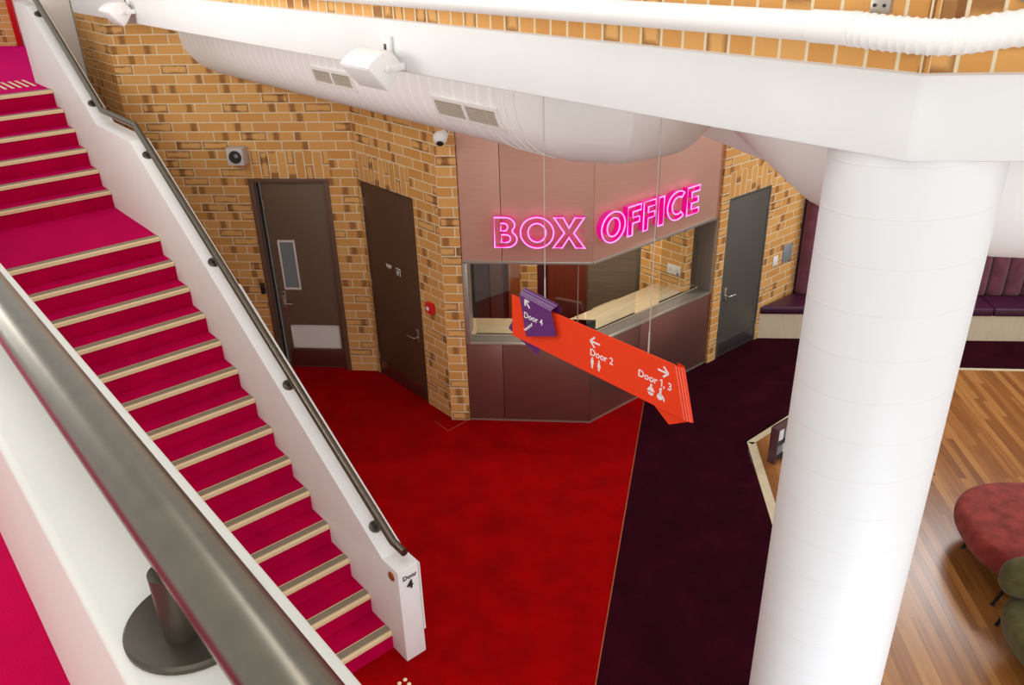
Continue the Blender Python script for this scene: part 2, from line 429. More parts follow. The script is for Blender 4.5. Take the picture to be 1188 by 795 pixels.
M['orange'] = plain('orange_red_sign', srgb(250, 68, 28), .42, spec=.35)
M['purple'] = plain('purple_sign', srgb(104, 50, 118), .42, spec=.35)
M['signwhite'] = plain('white_print', (.9, .9, .9, 1), .5)
M['signblack'] = plain('black_print', (.02, .02, .02, 1), .5)
M['neon'] = plain('lit_pink_neon', (1, .35, .9, 1), .4, emit=(1.0, .22, .82, 1), es=1.3)
M['neonside'] = plain('magenta_acrylic', srgb(200, 0, 110), .35, emit=(.85, 0, .33, 1), es=.42)
M['velvetplum'] = plain('plum_velvet', srgb(112, 62, 76), .85, noise=.22, nscale=7, sheen=.25, spec=.15)
M['vinyl'] = plain('plum_vinyl', srgb(66, 22, 50), .38, noise=.05, nscale=10)
M['velvetred'] = plain('dusty_red_velvet', srgb(136, 52, 46), .85, noise=.34, nscale=9, sheen=.12, spec=.15)
M['velvetolive'] = plain('olive_velvet', srgb(84, 78, 44), .85, noise=.28, nscale=11, sheen=.12, spec=.15)
M['chairleg'] = plain('black_chair_metal', (.015, .015, .015, 1), .35, .4)
M['trim'] = plain('pale_floor_trim', srgb(206, 192, 160), .45, noise=.06, nscale=14)
M['brass'] = plain('brass_line', srgb(176, 84, 46), .4, .3)
M['reddoor'] = plain('red_gloss_paint', srgb(200, 16, 20), .3)
M['firered'] = plain('red_plastic', srgb(214, 24, 28), .35)
M['bluegrey'] = plain('grey_cover_plate', srgb(150, 156, 160), .4, .3)
M['grillslat'] = plain('taupe_grille_slat', srgb(186, 176, 160), .5)
M['louvredark'] = plain('grille_shadow_grey', srgb(60, 54, 48), .6)
M['gold'] = plain('cream_tactile', srgb(236, 214, 166), .4)
M['rackmaroon'] = plain('wine_laminate', srgb(88, 56, 62), .4)
M['button'] = plain('copper_stud', srgb(176, 104, 56), .35, .6)
M['wire'] = plain('steel_cable', srgb(200, 190, 184), .4, .3)
M['monitor'] = plain('dark_brown_fabric', srgb(64, 38, 30), .8)

# ------------------------------------------------------------------ floors
def slab(name, poly, z0, z1, mat, label, cat='floor'):
    o = MB().prism(poly, z0, z1).build(name, mat)
    return tag(o, label, cat, kind='structure')
slab('floor', [(-9, -4), (-1.4815, -4), (1.55, 8.42), (.86, 7.92), (-.49, 8.05), (-.62, 8.05), (-1.60, 9.3), (-4.4, 9.62), (-9, 10)], -.12, 0, M['red'], 'bright red carpet spreading in front of the ticket counter')
MAR = [(-1.4815, -4), (1.42, -4), (1.42 + .948, 6.27), (2.473 - .02, 7.36), (4.37, 8.955), (9.5, 8.43), (9.5, 9.9), (3.2, 9.92), (2.45, 9.30), (1.55, 8.42)]
slab('floor', MAR, -.12, 0, M['maroon'], 'dark maroon carpet running past the hanging sign towards the bench')
TW = .055
slab('floor', [(2.473, 7.34), (2.351, 6.089), (1.365, -4), (9.5, -4), (9.5, 8.40), (4.376, 8.937)], -.12, .002, M['wood'], 'timber strip floor beneath the velvet chairs')
def strip(p, q, w, z0, z1, mat, name, label):
    p = Vector((*p, 0)); q = Vector((*q, 0)); d = (q - p); L_ = d.length
    o = MB().box(0, L_, -w, 0, z0, z1).build(name, mat, loc=p, rotz=math.atan2(d.y, d.x))
    return tag(o, label, 'floor trim', kind='structure')
strip((2.473, 7.345), (4.376, 8.942), .07, -.002, .006, M['trim'], 'trim_1', 'pale metal trim on the far slanting edge of the timber floor')
strip((1.365, -4), (2.473, 7.34), .09, -.002, .006, M['trim'], 'trim_2', 'pale metal trim along the left edge of the timber floor')
strip((4.376, 8.942), (9.5, 8.405), .05, -.002, .006, M['trim'], 'trim_3', 'pale metal trim on the timber floor nearest the plum bench')
strip((-1.4815, -4), (1.5305, 8.325), .010, -.002, .003, M['brass'], 'trim_4', 'thin coppery strip where red carpet meets maroon carpet')
strip((-.891, 7.934), (-.733, 7.729), .008, -.002, .003, M['brass'], 'trim_5', 'short fine line in the red carpet left of the brick pier tip')
strip((-.733, 7.729), (-.484, 7.99), .008, -.002, .003, M['brass'], 'trim_6', 'short fine line in the red carpet slanting to the ticket counter')

# ------------------------------------------------------------------ brick walls (local x along, y into the wall)
d1P, d1A = Vector((-2.976, 9.318, 0)), R(-6.293)
d2P, d2A = Vector((-1.66, 9.124, 0)), math.atan2(-.785, .667)
pP, pA = Vector((-.703, 7.961, 0)), R(-5.9)
bLP, bLA = Vector((-.493, 7.954, 0)), math.atan2(-.138, 1.334)
bRP, bRA = Vector((.841, 7.816, 0)), math.atan2(1.352, 1.593)
d4P, d4A = Vector((2.565, 9.232, 0)), math.atan2(.525, .642)
LL, LR = 1.3411, 2.0894
CO = .1035
def wall(name, P, ang, pieces, label, mat=None):
    mb = MB()
    for p in pieces:
        x0, x1, z0, z1 = p[:4]; sold = len(p) > 4
        mb.box(x0, x1, 0, .22, z0, z1, swap=sold, uo=(p[4], p[5]) if sold else (0, 0))
    return tag(mb.build(name, mat or M['brick'], loc=P, rotz=ang), label, 'wall', kind='structure')
H1 = 24 * CO - .012      # head of the two brown doors
SH = H1 + .31
wall('wall_back', d1P, d1A, [(-1.302, 0, 0, H1), (-1.302, -.03, H1, SH), (-.03, .98, H1, SH, .31 - (H1 % .31), .03), (.947, 1.282, 0, H1), (.98, 1.282, H1, SH), (-1.302, 1.282, SH, 5.0)], 'tan brick wall holding the brown door with the louvre')
W2 = 1.030
wall('wall_angled', d2P, d2A, [(-.055, 0, 0, H1), (0, 1.0, H1, SH, .31 - (H1 % .31), 0), (W2, 1.522, 0, H1), (1.0, 1.522, H1, SH), (-.055, 0, H1, SH), (-.055, 1.522, SH, 5.0)], 'tan brick wall holding the plain dark brown door')
wall('wall_pier', pP, pA, [(0, .206, 0, 4.6)], 'narrow brick pier between the fire call point and the ticket counter')
H4 = 2.10; SH4 = H4 + .31; W4 = .835
wall('wall_right', d4P, d4A, [(-.148, 0, 0, H4), (W4, 1.9, 0, H4), (-.148, -.02, H4, SH4), (-.02, W4 + .03, H4, SH4, .31 - (H4 % .31), .02), (W4 + .03, 1.9, H4, SH4), (-.148, 1.9, SH4, 4.6)], 'tan brick wall holding the charcoal door')
# wall running away to the left of the corner, parallel with the stair
cP = S(9.994, -2.783)
mb = MB(); mb.box(0, 1.35, 0, .22, 0, 5.0)
tag(mb.build('wall_left', M['brick'], loc=S(9.994 + 1.35, -2.783 + 0.0), rotz=R(A - 180)), 'shadowed tan brick wall beside the white stair end panel', 'wall', kind='structure')
# upper brick wall standing on the beam
mb = MB()
bd0 = 1.142
def soldier_face(mb, x0, x1, y0, y1, z0, z1):
    z = z0; k = 0
    while z < z1 - 1e-4:
        zz = min(z + .31, z1); mb.box(x0, x1, y0, y1, z, zz, swap=True, uo=(-z, 0)); z = zz
soldier_face(mb, -9.0, -bd0, .035, .30, 4.52, 5.02)
tag(mb.build('wall_upper', M['brick'], loc=(0, 0, 0), rotz=R(A - 180)), 'band of upright tan bricks above the white beam', 'wall', kind='structure')
bend = S(bd0, -2.56)
mb = MB(); soldier_face(mb, 0, 3.2, .035, .30, 4.52, 5.02)
tag(mb.build('wall_upper', M['brick'], loc=bend, rotz=R(-6)), 'upright tan bricks above the beam right of its bend', 'wall', kind='structure')
bpy.data.objects['wall_left'].location = S(9.994 + 1.35, -2.783)
bpy.data.objects['wall_upper'].location = S(0, -2.56)
# wall behind the bench
mb = MB(); mb.box(0, 5.4, .53, .75, 0, 4.6)
tag(mb.build('wall_bench', M['vinyl'], loc=(3.223, 9.787, 0), rotz=R(-5.2)), 'dark plum wall behind the tufted bench back', 'wall', kind='structure')
# upper landing back wall
mb = MB(); mb.box(-2.5, 3.4, 0, .2, 3.3, 5.6)
tag(mb.build('wall_landing', M['brick'], loc=(-8.11, 14.102, 0), rotz=R(-4.8)), 'tan brick wall at the back of the top landing', 'wall', kind='structure')
# white end panel beside the stair top
mb = MB(); mb.box(11.17, 11.42, -2.86, -2.40, 0, 5.2, bevel=.004)
o = mb.build('wall_panel', M['white'], rotz=R(A)); tag(o, 'white panel between the upper stair rail and the brick corner', 'wall', kind='structure')
MB().box(11.155, 11.17, -2.80, -2.775, 2.0, 5.2).build('corner_bead', M['bluegrey'], parent=o)
MB().box(11.14, 11.17, -2.83, -2.77, 4.02, 4.04).build('clip', M['steel'], parent=o)

# ------------------------------------------------------------------ beam and column
BZ0, BZ1 = 4.266, 4.528
mb = MB()
e1 = bend; rdir = Vector((math.cos(R(-6)), math.sin(R(-6)), 0)); rn = Vector((-rdir.y, rdir.x, 0))
f0 = S(9.75, -2.56); f2 = bend + rdir * 3.2
b0 = S(9.75, -2.95)
# inner corner of the back face
def isect(p, d, q, e):
    den = d.x * e.y - d.y * e.x; w = q - p; t = (w.x * e.y - w.y * e.x) / den; return p + d * t
bi = isect(b0, dS, bend + rn * .39, rdir)
poly = [(p.x, p.y) for p in (f0, bend, f2, f2 + rn * .39, bi, b0)]
poly = [(p.x, p.y) for p in (S(10.25, -2.56), bend, f2, f2 + rn * .39, bi, b0, S(9.75, -2.765), S(10.25, -2.765))]
mb.prism(poly, BZ0, BZ1, bevel=.012)
tag(mb.build('ring_beam', M['beam']), 'deep white beam with a bend, carried by the round column', 'beam', kind='structure')
colc = Vector((1.397, 2.790, 0)); cr_ = .2833
t = thing('round_column', 'thick round white column standing right of the hanging sign', 'column', colc)
mb = MB(); mb.lathe([(cr_, 0), (cr_, 4.272)], 96); mb.build('shaft', M['column'], t)

# ------------------------------------------------------------------ ducts
t = thing('air_duct', 'long white spiral air duct with two grilles, turning above the ticket counter', 'duct', S(3.5, -3.79, 0))
base = S(3.5, -3.79, 0)
DR = .455; DZ = 4.045
def W(p): return Vector((p[0], p[1], p[2])) - base
pA_ = S(9.75, -3.79, DZ); pB_ = S(3.86, -3.79, DZ)
mb = MB(); mb.tube([W(pA_), W(S(3.92, -3.79, DZ))], DR, 64, caps=True); mb.build('straight_run', M['duct'], t)
h = Vector((math.cos(R(8)), math.sin(R(8)), 0)); h2 = Vector((math.cos(R(52)), math.sin(R(52)), 0)); h3 = Vector((math.cos(R(66)), math.sin(R(66)), 0))
q0 = S(3.925, -3.79, DZ); q1 = q0 - dS * .14; hh = Vector((math.cos(R(-20)), math.sin(R(-20)), 0)); q2 = q1 + hh * .22; q3 = q2 + Vector((math.cos(R(28)), math.sin(R(28)), 0)) * .26; q4 = q3 + h3 * .8
mb = MB(); mb.tube([W(q0), W(q1), W(q2), W(q3), W(q4)], DR, 64, smooth=True); elb = mb.build('elbow', M['plainduct'], t)
for s_ in (4.02, 4.12, 4.23):
    mb = MB(); a_ = Vector(W(S(s_, -3.79, DZ)))
    mb.tube([a_ - dS * .006, a_ + dS * .006], DR + .006, 64); mb.build('seam_ring', M['plainduct'], t)
mb = MB(); mb.tube([W(q0 + dS * .012), W(q0 - dS * .004)], DR + .006, 64); mb.build('seam_ring', M['plainduct'], t)
# grilles sit on the duct's near side
def grille(s0, s1, a0, a1):
    loc = S((s0 + s1) / 2, -3.79, DZ) - base
    r0 = DR + .008
    def arc(xa, xb, aa, ab, ra, rb, n=6):
        m_ = MB(); rows = []
        for i in range(n + 1):
            a = R(aa + (ab - aa) * i / n)
            rows.append([(xa, -ra * math.cos(a), ra * math.sin(a)), (xb, -ra * math.cos(a), ra * math.sin(a)), (xb, -rb * math.cos(a), rb * math.sin(a)), (xa, -rb * math.cos(a), rb * math.sin(a))])
        V = m_.grid(rows, closed_v=True, smooth=False); m_.cap(V[0]); m_.cap(V[-1][::-1]); return m_
    Lg = (s0 - s1); x0, x1 = -Lg / 2, Lg / 2
    b_ = .022; db = math.degrees(b_ / r0)
    fr = MB()
    for (xa, xb, aa, ab) in ((x0, x1, a0, a0 - db), (x0, x1, a1 + db, a1), (x0, x0 + b_, a0 - db, a1 + db), (x1 - b_, x1, a0 - db, a1 + db), (-.014, .014, a0 - db, a1 + db)):
        m_ = arc(xa, xb, aa, ab, DR - .01, r0 + .008); me = bpy.data.meshes.new('t'); m_.bm.to_mesh(me); m_.bm.free(); fr.bm.from_mesh(me); bpy.data.meshes.remove(me)
    g = fr.build('air_grille', M['whiteplastic'], t, loc=loc, rotz=R(A - 180))
    for (xa, xb) in ((x0 + b_, -.014), (.014, x1 - b_)):
        arc(xa, xb, a0 - db, a1 + db, DR - .005, DR + .0035).build('grille_backing', M['louvredark'], g)
        nl = 7
        for i in range(nl):
            am = a0 - db + (a1 - a0 + 2 * db) * (i + .5) / nl; dh = abs(a1 - a0) / nl * .27
            arc(xa, xb, am + dh, am - dh, DR + .003, r0 + .001, 2).build('louvre', M['grillslat'], g)
    return g
grille(6.50, 5.86, -8, -26.5)
grille(4.80, 4.10, -13, -33.5)

# second duct beyond the column
base2 = Vector((1.76, 3.36, 0))
t = thing('elbow_duct', 'white elbow duct hanging behind the round column', 'duct', base2)
D2Z = 4.05; D2R = .44
W2_ = lambda x, y, z=D2Z: Vector((x, y, z)) - base2
mb = MB(); mb.tube([W2_(6.0, 3.06), W2_(2.51, 3.36)], D2R, 56); mb.build('straight_run', M['plainduct'], t)
mb = MB(); mb.tube([W2_(2.51, 3.36), W2_(2.14, 3.44), W2_(1.88, 3.68), W2_(1.76, 4.06), W2_(1.79, 5.52)], D2R, 56, smooth=True); mb.build('elbow', M['plainduct'], t)
mb = MB(); mb.tube([W2_(2.52, 3.359), W2_(2.505, 3.3605)], D2R + .006, 56); mb.build('seam_ring', M['plainduct'], t)
# bulkhead over the ticket counter
p = Vector((1.742, 7.843, 0)); q = Vector((2.112, 6.663, 0)); u = (q - p).normalized()
o = MB().box(-1.0, 2.2, 0, .5, 3.2, 4.5, bevel=.006).build('bulkhead', M['white'], loc=p, rotz=math.atan2(u.y, u.x))
tag(o, 'pale boxed bulkhead above the charcoal door, behind the beam', 'bulkhead', kind='structure')

# ------------------------------------------------------------------ pipe over the beam
t = thing('white_pipe', 'white round pipe with a flexible hose end above the beam', 'pipe', S(1.5, -2.47, 0))
pb = S(1.5, -2.47, 0)
PZ = 4.652; PR = .045
mb = MB(); mb.tube([S(9.0, -2.47, PZ) - pb, S(1.43, -2.47, PZ) - pb], PR, 24); mb.build('rigid_pipe', M['pipe'], t)
mb = MB(); mb.tube([S(1.47, -2.47, PZ) - pb, S(1.33, -2.47, PZ) - pb], PR + .004, 24); mb.build('coupling', M['pipe'], t)
path = []; rad = []
c0 = [S(1.34, -2.47, PZ), S(1.22, -2.462, PZ - .006), S(1.10, -2.47, PZ - .012)]
f_ = bend + rdir * .0 - rn * .09
pts = [S(1.335, -2.47, PZ), S(1.20, -2.466, PZ - .006), bend - rn * .10 + rdir * .02 + Vector((0, 0, PZ - .008)), bend - rn * .095 + rdir * .2 + Vector((0, 0, PZ + .012)), bend - rn * .09 + rdir * .5 + Vector((0, 0, PZ + .03)), bend - rn * .09 + rdir * 1.2 + Vector((0, 0, PZ + .03))]
def catmull(P, n):
    out = []
    for i in range(len(P) - 1):
        a = P[max(i - 1, 0)]; b = P[i]; c = P[i + 1]; d = P[min(i + 2, len(P) - 1)]
        m = n if (c - b).length < .4 else n * 3
        for k in range(m):
            t_ = k / m
            out.append(.5 * ((2 * b) + (c - a) * t_ + (2 * a - 5 * b + 4 * c - d) * t_ ** 2 + (3 * b - a - 3 * c + d) * t_ ** 3))
    out.append(P[-1]); return out
path = catmull([p - pb for p in pts], 24)
rad = [PR + .003 + (.003 if i % 4 == 0 else 0) for i in range(len(path))]
mb = MB(); mb.tube(path, rad, 24); mb.build('flexible_hose', M['pipe'], t)
for nm, pt in (('a', S(1.29, -2.535, 4.713)), ('b', bend + rdir * .26 - rn * .0 + Vector((0, 0, 4.742)))):
    mb = MB(); mb.box(-.03, .03, -.012, .012, -.02, .02, bevel=.003); br = mb.build('bracket', M['alu'], t, loc=pt - pb, rotz=R(A - 180))
    for sx in (-.016, .014):
        m2 = MB(); m2.lathe([(.005, 0), (.005, .004), (0, .005)], 10, M=Matrix.Translation((sx, -.012, .002)) @ Matrix.Rotation(R(90), 4, 'X')); m2.build('screw', M['black'], br)

# ------------------------------------------------------------------ staircase
RI, GO, NR_, NL_ = .17366, .2783, -2.227, -.237
S0 = 4.201
LAND = 1.327
st = thing('staircase', 'magenta carpeted staircase with cream edged steps and a half landing', 'staircase', (0, 0, 0), R(A))
steps = []                      # (s_front, z)
for k in range(1, 15): steps.append((S0 + GO * (k - 1), RI * k))
for k in range(1, 7): steps.append((S0 + GO * 13 + LAND + GO * (k - 1), RI * (14 + k)))
prof = [(S0, 0)]
for i, (s_, z_) in enumerate(steps):
    prof += [(s_, prof[-1][1]), (s_, z_)]
prof += [(11.3, steps[-1][1]), (11.3, 0)]
# remove duplicate points
pp = [prof[0]]
for q in prof[1:]:
    if abs(q[0] - pp[-1][0]) > 1e-6 or abs(q[1] - pp[-1][1]) > 1e-6: pp.append(q)
mb = MB()
for i in range(len(pp) - 1):
    (a0, z0), (a1, z1) = pp[i], pp[i + 1]
    mb.face([(a0, NL_, z0), (a0, NR_, z0), (a1, NR_, z1), (a1, NL_, z1)])
mb.face([(a, NR_, z) for a, z in pp]); mb.face([(a, NL_, z) for a, z in pp][::-1])
mb.build('carpet_flight', M['magenta'], st)
for i, (s_, z_) in enumerate(steps):
    nb = MB(); nb.prism([(s_ - .012, z_ - .030), (s_ + .004, z_ - .030), (s_ + .004, z_ + .0005), (s_ + .085, z_ + .0005), (s_ + .085, z_ + .005), (s_ - .006, z_ + .005), (s_ - .012, z_ - .001)], NR_ + .004, NL_ - .004, axis='y')
    no_ = nb.build('nosing', M['cream'], st)
    ib = MB()
    for k in range(5): ib.box(s_ + .017 + k * .0124, s_ + .017 + k * .0124 + .0072, NR_ + .006, NL_ - .006, z_ + .004, z_ + .0085)
    ri_ = ib.build('ribbed_insert', M['rib'], no_)
    MB().box(s_ + .014, s_ + .077, NR_ + .005, NL_ - .005, z_ + .004, z_ + .0058).build('insert_base', M['ribbase'], no_)
# top landing floors
zt = RI * 20
o = MB().prism([(11.3, -2.35), (11.3, 1.6), (10.9, 1.6), (10.9, -.068), (-1.5, -.068), (-1.5, 1.7), (17.5, 1.7), (17.5, -6), (11.3, -6)], zt - .2, zt).build('floor', M['magenta'], rotz=R(A))
tag(o, 'magenta carpeted upper landing behind the near handrail', 'floor', kind='structure')
# balustrade wall on the lobby side
bw = thing('stair_side_wall', 'sloping white stair side wall ending in a post marked Door 4', 'stair wall', (0, 0, 0), R(A))
ledge = [(4.016, .872), (4.215, .872), (8.08, 3.293), (9.08, 3.303), (10.75, 4.33), (11.3, 4.35)]
poly = [(4.016, 0)] + ledge + [(11.3, 0)]
NO = -2.402
mb = MB(); mb.prism(poly, NO, NR_, axis='y', bevel=.006, seg=2)
mb.build('wall_body', M['white'], bw)
mb = MB(); mb.box(4.010, 4.9, NO - .012, NO, .225, .30); 
# raised cap face on the post (lower plinth is set back)
mb = MB(); mb.prism([(4.010, .225), (4.010, .868), (4.213, .868), (6.5, 2.30), (6.5, .225)], NO - .012, NO, axis='y'); mb.build('outer_facing', M['white'], bw)
mb = MB(); tb = MB()
bwt = bpy.data.objects.new('end_lettering', None)
tx = MB()
# lettering faces -s: local x to the right = -n
text_mb('Door', .054, tx, 0, 0, align='CENTER', bold=.0006); 
o = tx.build('end_lettering', M['signblack'], bw); o.location = (4.0095, -2.322, .775); o.rotation_euler = (0, 0, R(-90))
tx = MB(); text_mb('4', .098, tx, 0, 0, align='CENTER', bold=.0038)
o = tx.build('end_numeral', M['signblack'], bw); o.location = (4.0095, -2.318, .685); o.rotation_euler = (0, 0, R(-90))
mb = MB(); mb.lathe([(.037, 0), (.037, .007), (.029, .013), (0, .014)], 20, M=Matrix.Translation((4.10, NR_, .79)) @ Matrix.Rotation(R(-90), 4, 'X')); mb.build('copper_stud', M['button'], bw)
# handrail on the side wall
hr = thing('stair_handrail', 'bronze tube handrail following the stair side wall down to the post', 'handrail', (0, 0, 0), R(A))
RN = -2.322; HR = .030; up_ = .118
rail = [(4.05, .872 + up_ - .005), (4.20, .872 + up_), (8.13, 3.30 + up_), (9.10, 3.305 + up_), (10.77, 4.335 + up_), (11.25, 4.35 + up_)]
mb = MB(); mb.tube([(a, RN, z) for a, z in rail], HR, 20); mb.build('rail_tube', M['bronze'], hr)
def ledge_z(s):
    for (a, z), (b, y) in zip(ledge, ledge[1:]):
        if a <= s <= b: return z + (y - z) * (s - a) / (b - a), math.atan2(y - z, b - a)
    return ledge[-1][1], 0
for s_ in (4.42, 5.58, 6.74, 7.90, 9.34, 10.62):
    z_, sl = ledge_z(s_)
    Mx = Matrix.Translation((s_, RN + .012, z_)) @ Matrix.Rotation(-sl, 4, 'Y')
    mb = MB(); mb.lathe([(.048, -.002), (.048, .008), (.044, .011), (.014, .012)], 28, M=Mx); fl = mb.build('flange', M['bronzedark'], hr)
    mb = MB(); mb.tube([Mx @ Vector((0, 0, .01)), Mx @ Vector((0, 0, .06)), (s_ + .01, RN, z_ + up_ - .01)], .013, 14); mb.build('stem', M['bronzedark'], hr)

# near balustrade wall and its rail (level, beside the viewpoint)
nb = thing('near_side_wall', 'ivory topped balustrade wall in the foreground beneath the thick handrail', 'stair wall', (0, 0, 0), R(A))
NZ = 4.32
mb = MB(); mb.box(-1.5, 10.6, -.237, -.068, 0, NZ, bevel=.012, seg=3); mb.build('wall_body', M['warmwhite'], nb)
nr = thing('near_handrail', 'thick bronze tube handrail crossing the foreground on a round foot', 'handrail', (0, 0, 0), R(A))
RZ = 4.42; RNN = -.152
mb = MB(); mb.tube([(-1.5, RNN, RZ), (10.5, RNN, RZ)], .032, 40); mb.build('rail_tube', M['bronze'], nr)
for s_ in (.690, 2.3, 3.9, 5.5, 7.1, 8.7, 10.2):
    mb = MB(); mb.lathe([(.066, -.001), (.0675, .002), (.0675, .006), (.065, .009), (.02, .0095)], 48, M=Matrix.Translation((s_, -.147, NZ))); fl = mb.build('flange', M['bronzedark'], nr)
    mb = MB(); mb.lathe([(.0175, .008), (.0175, .086)], 32, M=Matrix.Translation((s_ - .012, -.131, NZ))); mb.build('stem', M['bronzedark'], nr)

# tactile studs at the stair foot and bars on the landing
tp = thing('tactile_studs', 'cluster of small cream tactile studs on red carpet at the stair foot', 'tactile paving', S(3.887, -2.12, 0), R(A))
for i in range(4):
    for j in range(10):
        mb = MB(); mb.lathe([(.016, -.001), (.016, .003), (.012, .006), (0, .0065)], 14, M=Matrix.Translation((-i * .052, j * .05 + (.0), 0))); mb.build('stud', M['gold'], tp)
tp = thing('tactile_bars', 'row of cream tactile bars across the magenta top landing', 'tactile paving', S(11.02, -2.06, zt), R(A))
for j in range(22):
    mb = MB(); mb.box(-.30, .30, j * .075 - .014, j * .075 + .014, -.001, .006, bevel=.002); mb.build('bar', M['gold'], tp)
tp.location = S(11.32, -2.16, zt)

# red door frame and lilac skirting at the top landing wall
t = thing('door_4', 'red painted door frame on the top landing', 'door', (-8.11, 14.102, zt), R(-4.8), kind='structure')
u0 = .33
MB().box(u0, u0 + .085, -.05, .12, 0, 2.3, bevel=.004).build('jamb', M['reddoor'], t)
MB().box(u0 + .085, u0 + 1.0, -.05, .12, 2.2, 2.3, bevel=.004).build('head', M['reddoor'], t)
MB().box(u0 + .915, u0 + 1.0, -.05, .12, 0, 2.2, bevel=.004).build('jamb', M['reddoor'], t)
lf = MB().box(u0 + .085, u0 + .915, -.01, .03, 0, 2.2).build('leaf', M['white'], t)
MB().box(u0 + .09, u0 + .91, -.016, -.009, .0, .2).build('kick_plate', plain('lilac_kick_plate', srgb(190, 178, 200), .4), t)
bpy.data.objects['wall_landing'].location = (-8.11, 14.102, 0)

# ------------------------------------------------------------------ doors
def lever(mb_parent, x, y, z, dx=.11, plate=(.045, .20), mat=None):
    m = mat or M['steel']
    b = MB(); b.box(x - plate[0] / 2, x + plate[0] / 2, y - .008, y, z - plate[1] / 2, z + plate[1] / 2, bevel=.004); ho = b.build('handle', m, mb_parent)
    b = MB(); b.tube([(x, y - .006, z - .02), (x, y - .055, z - .02), (x + dx * .3, y - .062, z - .02), (x + dx, y - .062, z - .022)], .009, 12); b.build('lever', m, ho)
    return ho
# door 1: brown, vision panel, louvre, kick plate
t = thing('door_1', 'brown door with a narrow vision panel and pale louvre', 'door', d1P, d1A, kind='structure')
b = MB(); b.box(0, .06, -.012, .15, 0, H1 - .045, bevel=.003); b.box(.887, .947, -.012, .15, 0, H1 - .045, bevel=.003); b.box(0, .947, -.012, .15, H1 - .045, H1, bevel=.003); b.build('frame', M['frame1'], t)
b = MB(); b.box(.060, .105, .06, .13, 0, H1 - .05); b.build('frame_rebate', M['seam'], t)
lf = MB().box(.125, .884, .045, .09, .012, H1 - .05, bevel=.003).build('leaf', M['door1'], t)
b = MB(); b.box(.062, .066, .035, .05, .02, H1 - .06); b.box(.100, .104, .05, .06, .02, H1 - .06); b.build('seal_strip', M['alu'], t)
b = MB()
for (x0, x1, z0, z1) in ((.215, .235, 1.10, 1.70), (.405, .425, 1.10, 1.70), (.215, .425, 1.08, 1.105), (.215, .425, 1.69, 1.715)): b.box(x0, x1, .034, .05, z0, z1, bevel=.002)
vp = b.build('vision_panel', M['pinkwhite'], t)
MB().box(.235, .405, .040, .046, 1.105, 1.69).build('pane', M['doorglass'], vp)
lever(t, .19, .045, .93, .12, (.05, .26))
MB().lathe([(.014, 0), (.014, .012), (0, .014)], 14, M=Matrix.Translation((.188, .037, 1.03)) @ Matrix.Rotation(R(90), 4, 'X')).build('lock_cylinder', M['black'], t)
b = MB()
for (x0, x1, z0, z1) in ((.215, .24, .285, .60), (.81, .835, .285, .60), (.215, .835, .285, .305), (.215, .835, .58, .60)): b.box(x0, x1, .032, .046, z0, z1, bevel=.002)
lv = b.build('louvre_frame', M['pinkwhite'], t)
for k in range(12):
    z0 = .31 + k * .0225; MB().prism([(.034, z0), (.045, z0 + .017), (.047, z0 + .017), (.036, z0)], .24, .81, axis='x').build('slat', M['pinkwhite'], lv)
MB().box(.16, .883, .038, .046, .03, .255, bevel=.001).build('kick_plate', M['copper'], t)
for z in (2.15, 1.75): MB().box(.108, .124, .035, .05, z - .06, z + .06).build('hinge', M['steel'], t)
# door 2: plain dark brown
t = thing('door_2', 'plain dark brown door with a small white pictogram and copper kick plate', 'door', d2P, d2A, kind='structure')
b = MB(); b.box(0, .03, 0, .1, 0, H1 - .03, bevel=.002); b.box(W2 - .03, W2, 0, .1, 0, H1 - .03, bevel=.002); b.box(0, W2, 0, .1, H1 - .03, H1, bevel=.002); b.build('frame', M['door2'], t)
MB().box(.034, W2 - .034, .006, .05, .01, H1 - .034, bevel=.002).build('leaf', M['door2'], t)
MB().box(.045, W2 - .07, .001, .007, .02, .20, bevel=.001).build('kick_plate', M['copper'], t)
ho = lever(t, W2 - .115, .006, .84, -.14, (.04, .17))
MB().box(.575, .66, .002, .007, 1.49, 1.575, bevel=.001).build('pictogram_plate', plain('white_plate', (.75, .74, .72, 1), .4), t)
b = MB(); b.box(.583, .652, .0005, .002, 1.498, 1.567); pl = b.build('pictogram_field', M['signblack'], t)
b = MB(); b.lathe([(.009, 0), (.009, .001)], 12, M=Matrix.Translation((.617, .0005, 1.552)) @ Matrix.Rotation(R(90), 4, 'X')); b.box(.605, .630, -.0006, .0005, 1.518, 1.540); b.box(.595, .641, -.0006, .0005, 1.525, 1.534); b.box(.609, .626, -.0006, .0005, 1.503, 1.52); b.build('pictogram', M['signwhite'], t)
tx = MB(); text_mb('WP', .072, tx, .375, 1.525, y=.004, bold=.001); tx.build('lettering', M['signwhite'], t)
for z in (2.23, 1.24, .26): MB().box(.018, .034, -.004, .01, z - .05, z + .05).build('hinge', M['steel'], t)
# door 4 (charcoal)
t = thing('door_3', 'charcoal door with a grey kick plate beside the plum bench', 'door', d4P, d4A, kind='structure')
b = MB(); b.box(0, .03, 0, .1, 0, H4 - .03, bevel=.002); b.box(W4 - .03, W4, 0, .1, 0, H4 - .03, bevel=.002); b.box(0, W4, 0, .1, H4 - .03, H4, bevel=.002); b.build('frame', M['door4'], t)
MB().box(.034, W4 - .034, .006, .05, .01, H4 - .034, bevel=.002).build('leaf', M['door4'], t)
MB().box(.06, W4 - .045, .001, .007, .03, .205, bevel=.001).build('kick_plate', M['darkkick'], t)
lever(t, .10, .006, .87, .13, (.05, .17))
for z in (1.85, 1.0, .2): MB().box(W4 - .034, W4 - .016, -.004, .01, z - .05, z + .05).build('hinge', M['steel'], t)

